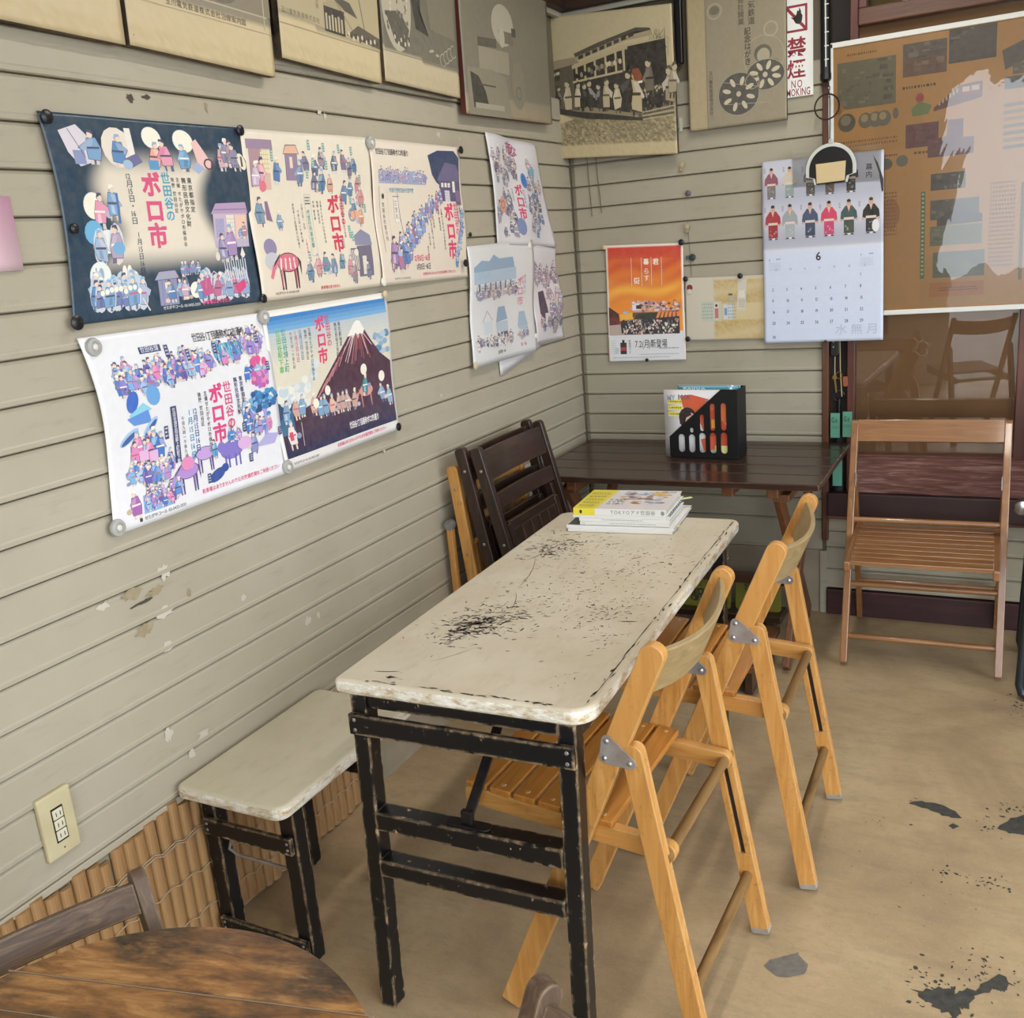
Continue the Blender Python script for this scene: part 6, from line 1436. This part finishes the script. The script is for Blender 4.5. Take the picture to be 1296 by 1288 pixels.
t = thing('wall_clip', 'dark teal clip with a round head right of the orange poster', 'clip', (.455, -.003, 1.317))
MB().lathe([(.011, 0), (.012, .004), (.011, .009), (.004, .011)], 16, (.006, 0, 0), (0, -1, 0)).build('head', TEAL, t, 0, True); MB().box(-.018, .002, -.006, 0, -.007, .007).build('tail', plain('clip_green_grey', '#4d5a4f', .5), t, .001)
t = thing('small_figure_sticker', 'small red and white sticker at the left edge of the sleeve note', 'sticker', (.448, -.0095, 1.205))
MB().lathe([(.011, 0), (.010, .001)], 14, (0, 0, .006), (0, -1, 0)).build('red_top', plain('sticker_red', '#7d2a2c', .5), t); MB().lathe([(.010, 0), (.009, .0016)], 14, (0, 0, -.008), (0, -1, 0)).build('white_base', plain('sticker_white', '#c9c2b4', .5), t)
t = MB().box(.428, .440, -.004, .0, 1.745, 1.79).build('paper_tab', plain('pale_green_tab', '#b9bca8', .5), None); tag(t, 'small pale tab stuck to the siding under the hook rail', 'tab')
CABLE = plain('thin_grey_line', '#5f5a4f', .6)
for x0, x1, za, zb, lb in ((.075, .083, 1.72, 1.49, 'left of two thin grey lines running down the siding below the streetcar panel'), (.108, .122, 1.72, 1.50, 'right of two thin grey lines running down the siding below the streetcar panel')):
    tag(MB().tube([(x0, -.0045, za), (x1, -.0045, zb)], .0012, 5).build('thin_line', CABLE, None), lb, 'cable')
tag(MB().tube([(.447, -.0045, 1.44), (.455, -.0045, 1.25)], .0008, 5).build('thin_line', CABLE, None), 'thin thread hanging from the beige cap above the orange poster', 'cable')
# ---------------------------------------------------------------- in the recess beside the window: keys, tags, umbrella
BRASS = plain('brass', '#8d7340', .4, .8); COPPER = plain('copper_tag', '#9c5a40', .45, .5); GREENT = plain('green_plastic_tag', '#5f9d86', .5)
kf = thing('car_key_fob', 'black key fob hanging under the calendar in the recess', 'key', (.953, -.002, .995))
MB().plank((0, 0, -.045), (.002, 0, .045), .03, .013, (1, 0, 0), .012, .012).build('fob', BLKP, kf, .003)
for z in (-.012, .006, .02): MB().lathe([(.003, 0), (.0025, .0008)], 8, (-.004, -.0066, z), (0, -1, 0)).build('button', plain('fob_button', '#9a9c9e', .4), kf)
ks = thing('key_bunch', 'bunch of brass keys on strings with a copper tag in the recess', 'key', (.966, -.004, .93))
MB().tube([(-.012, 0, .03), (-.012, -.002, -.04), (-.010, -.002, -.06)], .0018, 6).build('string', plain('pale_string', '#b3a27c', .8), ks)
MB().tube([(.004, 0, .10), (.006, -.002, -.02), (.012, -.002, -.12)], .0018, 6).build('string', plain('pale_string', '#b3a27c', .8), ks)
MB().tube(ringpts((.002, -.003, -.045), .011, n=16), .0016, 6, True).build('key_ring', BRASS, ks, 0, True)
MB().plank((-.012, -.004, -.05), (-.006, -.004, -.105), .006, .0022, (1, 0, 0)).lathe([(.008, 0), (.008, .002)], 14, (-.012, -.006, -.052), (0, 1, 0)).build('key', BRASS, ks)
MB().plank((.022, -.003, -.05), (.024, -.003, -.085), .016, .003, (1, 0, 0), .003, .006).build('copper_tag', COPPER, ks, .001)
um = thing('umbrella', 'closed black umbrella with a ring pull hanging in the recess behind the table', 'umbrella', (.966, .012, .37))
MB().tube(ringpts((0, 0, .44), .018, n=20), .0032, 8, True).build('ring_pull', BLKP, um, 0, True)
MB().tube([(0, 0, .30), (0, 0, .43)], .0065, 10).build('handle', BLKP, um, 0, True)
MB().lathe([(.004, -.02), (.012, .01), (.018, .06), (.019, .2), (.013, .29), (.007, .31)], 14, (0, 0, 0)).build('rolled_canopy', plain('umbrella_cloth', '#131518', .8), um, 0, True)
def gtag(x, z, h, label, txt=None):
    t = thing('green_tag', label, 'tag', (x, -.012, z))
    MB().box(-.016, .016, -.0015, .0015, 0, h).build('plate', GREENT, t, .001)
    if txt:
        p = Print(flat((-.016, -.0016, h), (1, 0, 0), (0, 0, -1), (0, -1, 0)), lift=.0002, maxedge=9)
        p.text(txt, .003, .012, .026, '#1f4d3f', .02, .55, .2); p.scribble(.004, .045, .028, .056, '#2f6b58', 2); p.build('lettering', CUT, t)
gtag(.957, .665, .088, 'green tag with dark letters left of the umbrella handle', 'Go')
gtag(.998, .668, .090, 'green tag with dark letters right of the umbrella handle', 'Go')
gtag(.965, .490, .095, 'plain green tag hanging low in the recess behind the table end')

# ---------------------------------------------------------------- magazine file on the plank table
FILEB = plain('black_file_card', '#0b0c0f', .45)
mf = thing('magazine_file', 'black slotted magazine file on the dark plank table', 'magazine file', (.447, -.300, .6512), math.radians(-5))
def slots(o, holes, y, th):
    """plate in the x-z plane with outline o and stadium holes, built by filling between curves"""
    cu = bpy.data.curves.new('plate', 'CURVE'); cu.dimensions = '2D'; cu.fill_mode = 'BOTH'; cu.extrude = th/2
    for L in [o]+holes:
        s = cu.splines.new('POLY'); s.points.add(len(L)-1); s.use_cyclic_u = True
        for q, (a, b_) in zip(s.points, L): q.co = (a, b_, 0, 1)
    ob = bpy.data.objects.new('plate', cu); C.objects.link(ob); dg = bpy.context.evaluated_depsgraph_get(); dg.update()
    me = bpy.data.meshes.new_from_object(ob.evaluated_get(dg)); vv = [(p_.co.x, y-p_.co.z, p_.co.y) for p_ in me.vertices]; ff = [tuple(q.vertices) for q in me.polygons]
    bpy.data.objects.remove(ob); bpy.data.meshes.remove(me)
    return vv, ff
def stadium(cx, z0, z1, r):
    o = []
    for i in range(9): q = math.pi*i/8; o.append((cx+r*math.cos(q), z1-r+r*math.sin(q)))
    for i in range(9): q = math.pi+math.pi*i/8; o.append((cx+r*math.cos(q), z0+r+r*math.sin(q)))
    return o
FO = [(0, 0), (.245, 0), (.245, .238), (.190, .238), (0, .072)]
HO = [stadium(.045, .018, .082, .0115), stadium(.083, .018, .082, .0115), stadium(.083, .088, .105, .006), stadium(.121, .018, .088, .0115), stadium(.121, .094, .152, .0075), stadium(.159, .018, .090, .0115), stadium(.159, .096, .19, .0085), stadium(.198, .018, .092, .0115), stadium(.198, .098, .192, .0095)]
for nm, y in (('front_panel', 0), ('rear_panel', .085)):
    vv, ff = slots(FO, HO, y, .0022); mesh_obj(nm, vv, ff, FILEB, mf)
MB().box(.2445, .2468, -.001, .086, 0, .238).build('end_panel', FILEB, mf, .0006); MB().box(0, .246, -.001, .086, 0, .0022).build('base_panel', FILEB, mf); 
COVER = ink_mat('glossy_magazine_cover', .3, .5)
PAGES = plain('magazine_pages', '#d9d7cf', .7, c2='#cfcdc4', scale=200)
def magazine(label, loc, rz, w, h, th, colfn, art):
    t = thing('magazine', label, 'magazine', loc, rz, 'magazines in the black file')
    MB().box(0, w, .0006, th-.0006, .0006, h-.0006).build('pages', PAGES, t)
    fn = flat((0, 0, h), (1, 0, 0), (0, 0, -1), (0, -1, 0)); sheet('front_cover', t, fn, w, h, colfn, COVER, 4, 4, .0005)
    p = Print(fn, lift=.0003, maxedge=9); art(p, w, h); p.build('printed_picture', COVER, t)
    MB().box(0, w, th-.0006, th, 0, h).build('back_cover', PAGES, t)
def artG(p, w, h):
    p.text('MY', .012, .012, .03, '#8f9fb8', .02, .7); p.text('BOOK', .052, .012, .024, '#5a5f70', .02, .6)
    for i, (a, b_) in enumerate(((.034, .05), (.055, .052), (.077, .048))): p.rect(.015, a, .015+b_, a+.014, '#efe04a'); p.scribble(.018, a+.002, .012+b_, a+.012, '#55585f', 1)
    p.poly([(.06, .02), (.10, .015), (.16, .03), (.20, .07), (.24, .16), (.15, .16), (.12, .09), (.07, .06)], '#d9603f'); p.poly([(.13, .08), (.2, .06), (.235, .2), (.17, .2)], '#c8492f')
    p.ell(.085, .095, .032, .036, '#2b2022', 16); p.ell(.095, .1, .022, .022, '#e8c4b4', 14); p.poly([(.06, .08), (.085, .06), (.1, .085), (.08, .095), (.07, .13), (.055, .115)], '#2b2022')
    p.ell(.088, .103, .003, .0015, '#33272a', 8); p.ell(.101, .098, .003, .0015, '#33272a', 8); p.ell(.098, .112, .004, .002, '#b85560', 8)
    p.ring(.035, .165, .025, .001, '#c4c8cf'); p.scribble(.028, .16, .045, .175, '#7f838c', 2); p.poly([(.13, .17), (.2, .15), (.21, .2), (.14, .21)], '#d9603f'); p.rect(.18, .19, .26, .22, '#e9e49a'); p.scribble(.15, .03, .19, .05, '#9aa3b5', 2); p.poly([(.2, .03), (.235, .05), (.235, .12), (.2, .1)], '#d9703f'); p.rect(.17, .1, .2, .13, '#e2a83c')
magazine('white magazine with a woman in orange on its cover, in the black file', (.447-.017, -.296, .6535), math.radians(-4), .245, .232, .010, lambda u, v: '#e6e5e8', artG)
magazine('teal magazine showing over the white one in the black file', (.47, -.262, .6535), math.radians(-5), .222, .243, .008, lambda u, v: '#3f8ea6', lambda p, w, h: (p.text('TOKYO', .02, .004, .03, '#cfe4ea', .03, .7), p.rect(.005, .004, w-.005, .006, '#cfe4ea')))

# ---------------------------------------------------------------- stack of books on the white table (bottom first)
def book(label, loc, rz, w, d, th, cover, spine_art=None, top_art=None, topcol=None, pages=PAGES):
    """lies flat; spine along the near long side; w along x, d along y"""
    t = thing('book', label, 'book', loc, rz, 'books stacked on the white table')
    MB().box(.002, w-.003, .002, d-.003, .0012, th-.0012).build('pages', pages, t)
    MB().box(0, w, 0, d, 0, .0013).box(0, w, 0, .0014, .0013, th-.0013).box(0, w, 0, d, th-.0013, th).build('cover', cover, t, .0005)
    if spine_art:
        p = Print(flat((0, 0, th), (1, 0, 0), (0, 0, -1), (0, -1, 0)), lift=.0003, maxedge=9); spine_art(p, w, th); p.build('spine_lettering', COVER, t)
    if top_art:
        fn = flat((0, d, th), (1, 0, 0), (0, -1, 0), (0, 0, 1)); p = Print(fn, lift=.0004, maxedge=9); top_art(p, w, d); p.build('printed_picture', COVER, t)
    return t
WHC = plain('white_card_cover', '#e4e4e2', .35, coat=.3); GYC = plain('grey_card_cover', '#55575c', .4, coat=.2)
zb = .6808; RZ = math.radians(5)
book('thin white book at the bottom of the stack on the white table', (.495, -1.302, zb), RZ, .275, .19, .0075, WHC)
zb += .0076
bk_ = book('grey-topped file with a white edge second from the bottom of the book stack', (.488, -1.296, zb), RZ, .285, .215, .0075, WHC)
MB().box(.004, .05, .004, .10, .0075, .0086).build('grey_flap', GYC, bk_); MB().plank((.25, .03, .004), (.292, .035, .004), .012, .0008, (0, 1, 0)).build('yellow_slip', plain('yellow_slip', '#d9dc9a', .6), bk_)
zb += .0088
book('white paperback with faint spine lettering in the middle of the stack', (.525, -1.290, zb), RZ, .235, .165, .0085, WHC, lambda p, w, h: (p.scribble(.08, .0015, .20, .006, '#a9abb0', 1), p.ring(.01, .005, .003, .0008, '#b5b7bb', 10)))
zb += .0086
book('white paperback third from the top of the stack on the white table', (.522, -1.286, zb), RZ, .238, .172, .0085, WHC, lambda p, w, h: p.scribble(.06, .002, .17, .006, '#9ea0a6', 1))
zb += .0086
bk_ = book('white guide with a black spiral binding second from the top of the stack', (.503, -1.284, zb), RZ, .248, .205, .0065, WHC)
for i in range(9): MB().tube(ringpts((.249, .03+i*.019, .0033), .0029, (1, 0, 0), (0, 0, 1), 12), .0012, 5, True).build('binding_ring', GYC, bk_)
MB().plank((.235, .17, .0055), (.272, .195, .0068), .014, .0006, (0, 1, 0)).build('yellow_slip', plain('yellow_slip', '#d9dc9a', .6), bk_)
zb += .0067
def artTop(p, w, d):
    p.rect(0, 0, w, d, '#e3e1e4'); p.poly([(0, 0), (.075, 0), (.062, d), (0, d)], '#ecdc2e')
    for i in range(5): p.scribble(.008, .03+i*.03, .06-.002*i, .05+i*.03, '#3a3626', 2)
    R_ = p.rng
    for i in range(70): p.ell(.10+R_.uniform(0, .125), .012+R_.uniform(0, .125), R_.uniform(.005, .014), R_.uniform(.004, .010), R_.choice(['#b5806a', '#7fa3c8', '#9fb9d4', '#e3d6c8', '#5d4b48', '#d9a23a', '#cfc3bf', '#8a5f52', '#e9e3df']), 9)
    p.poly([(.17, .02), (.2, .015), (.215, .045), (.185, .05)], '#e0b63a'); p.scribble(.075, .09, .12, .15, '#8f9098', 3); p.rect(.215, .01, .235, .02, '#8f9098')
def artSp(p, w, h):
    p.rect(0, 0, .058, h, '#ecdc2e'); p.ell(.02, h/2, .004, .005, '#2b2a1e', 10); p.text('TOKYOアド世田谷', .10, .003, .0125, '#8b8d92', .015, .95, .18); p.ell(.236, h/2, .005, .006, '#8f9096', 10)
book('thick yellow and white guide magazine on top of the stack on the white table', (.506, -1.284, zb), RZ, .245, .185, .0185, WHC, artSp, artTop)

# ---------------------------------------------------------------- yellow station signs leaning under the plank table
YEL = plain('yellow_sign_board', '#7d7a26', .5, c2='#6d6922', scale=6)
def ysign(x, y, z, w, h, label, art):
    t = thing('yellow_sign', label, 'sign', (x, y, z), 0)
    a = MB().prism([(q[0], 0, q[1]) for q in rounded(0, w, 0, h, (.012,)*4)], (0, .006, 0)).build('board', YEL, t, .001)
    p = Print(flat((0, 0, h), (1, 0, 0), (0, 0, -1), (0, -1, 0)), lift=.0005, maxedge=9); art(p, w, h); p.build('lettering', CUT, t); t.rotation_euler = (math.radians(-8), 0, 0)
ysign(.435, -.20, .0565, .185, .115, 'yellow sign with black letters under the plank table, left one', lambda p, w, h: (p.text('上町', .03, .012, .026, '#22221a', .02, .9), p.char('駅', .034, .045, .052, '#22221a', .03), p.char('前', .095, .045, .052, '#22221a', .03)))
ysign(.635, -.19, .0565, .165, .112, 'yellow sign with black letters under the plank table, right one', lambda p, w, h: (p.text('世田', .03, .012, .03, '#22221a', .02, .9), p.rect(.02, .09, .12, .094, '#22221a')))
# ---------------------------------------------------------------- steel tube chair at the right edge
TB = plain('dark_steel_tube', '#3c434b', .35, .7); CHR = plain('chrome', '#a9adb0', .22, .95)
tc = thing('steel_tube_chair', 'steel tube chair with one bent leg showing at the right edge', 'chair', (1.772, -.25, 0))
for y in (.04, -.30):
    L = [(-.195, y, .42), (-.205, y, .10), (-.207, y, .05), (-.200, y, .022), (-.18, y, .012), (.18, y, .012), (.2, y, .03), (.205, y, .42)]
    MB().tube(L, .0125, 12).build('leg_loop', TB, tc, 0, True)
MB().tube([(-.2, .04, .43), (-.2, .08, .62), (-.2, .10, .78), (.2, .10, .78), (.2, .08, .62), (.2, .04, .43)], .0125, 12).build('back_tube', TB, tc, 0, True)
MB().box(-.19, .21, -.32, .06, .425, .45).build('seat', plain('chair_vinyl', '#2e2b29', .5), tc, .01)
MB().box(-.17, .2, .085, .115, .6, .76).build('back_pad', plain('chair_vinyl', '#2e2b29', .5), tc, .01)
MB().lathe([(.022, -.008), (.026, 0), (.022, .012), (.01, .016)], 18, (-.222, -.0, .505), (0, -1, 0)).build('hinge_knob', CHR, tc, 0, True)
bpy.data.objects.remove(_fo)
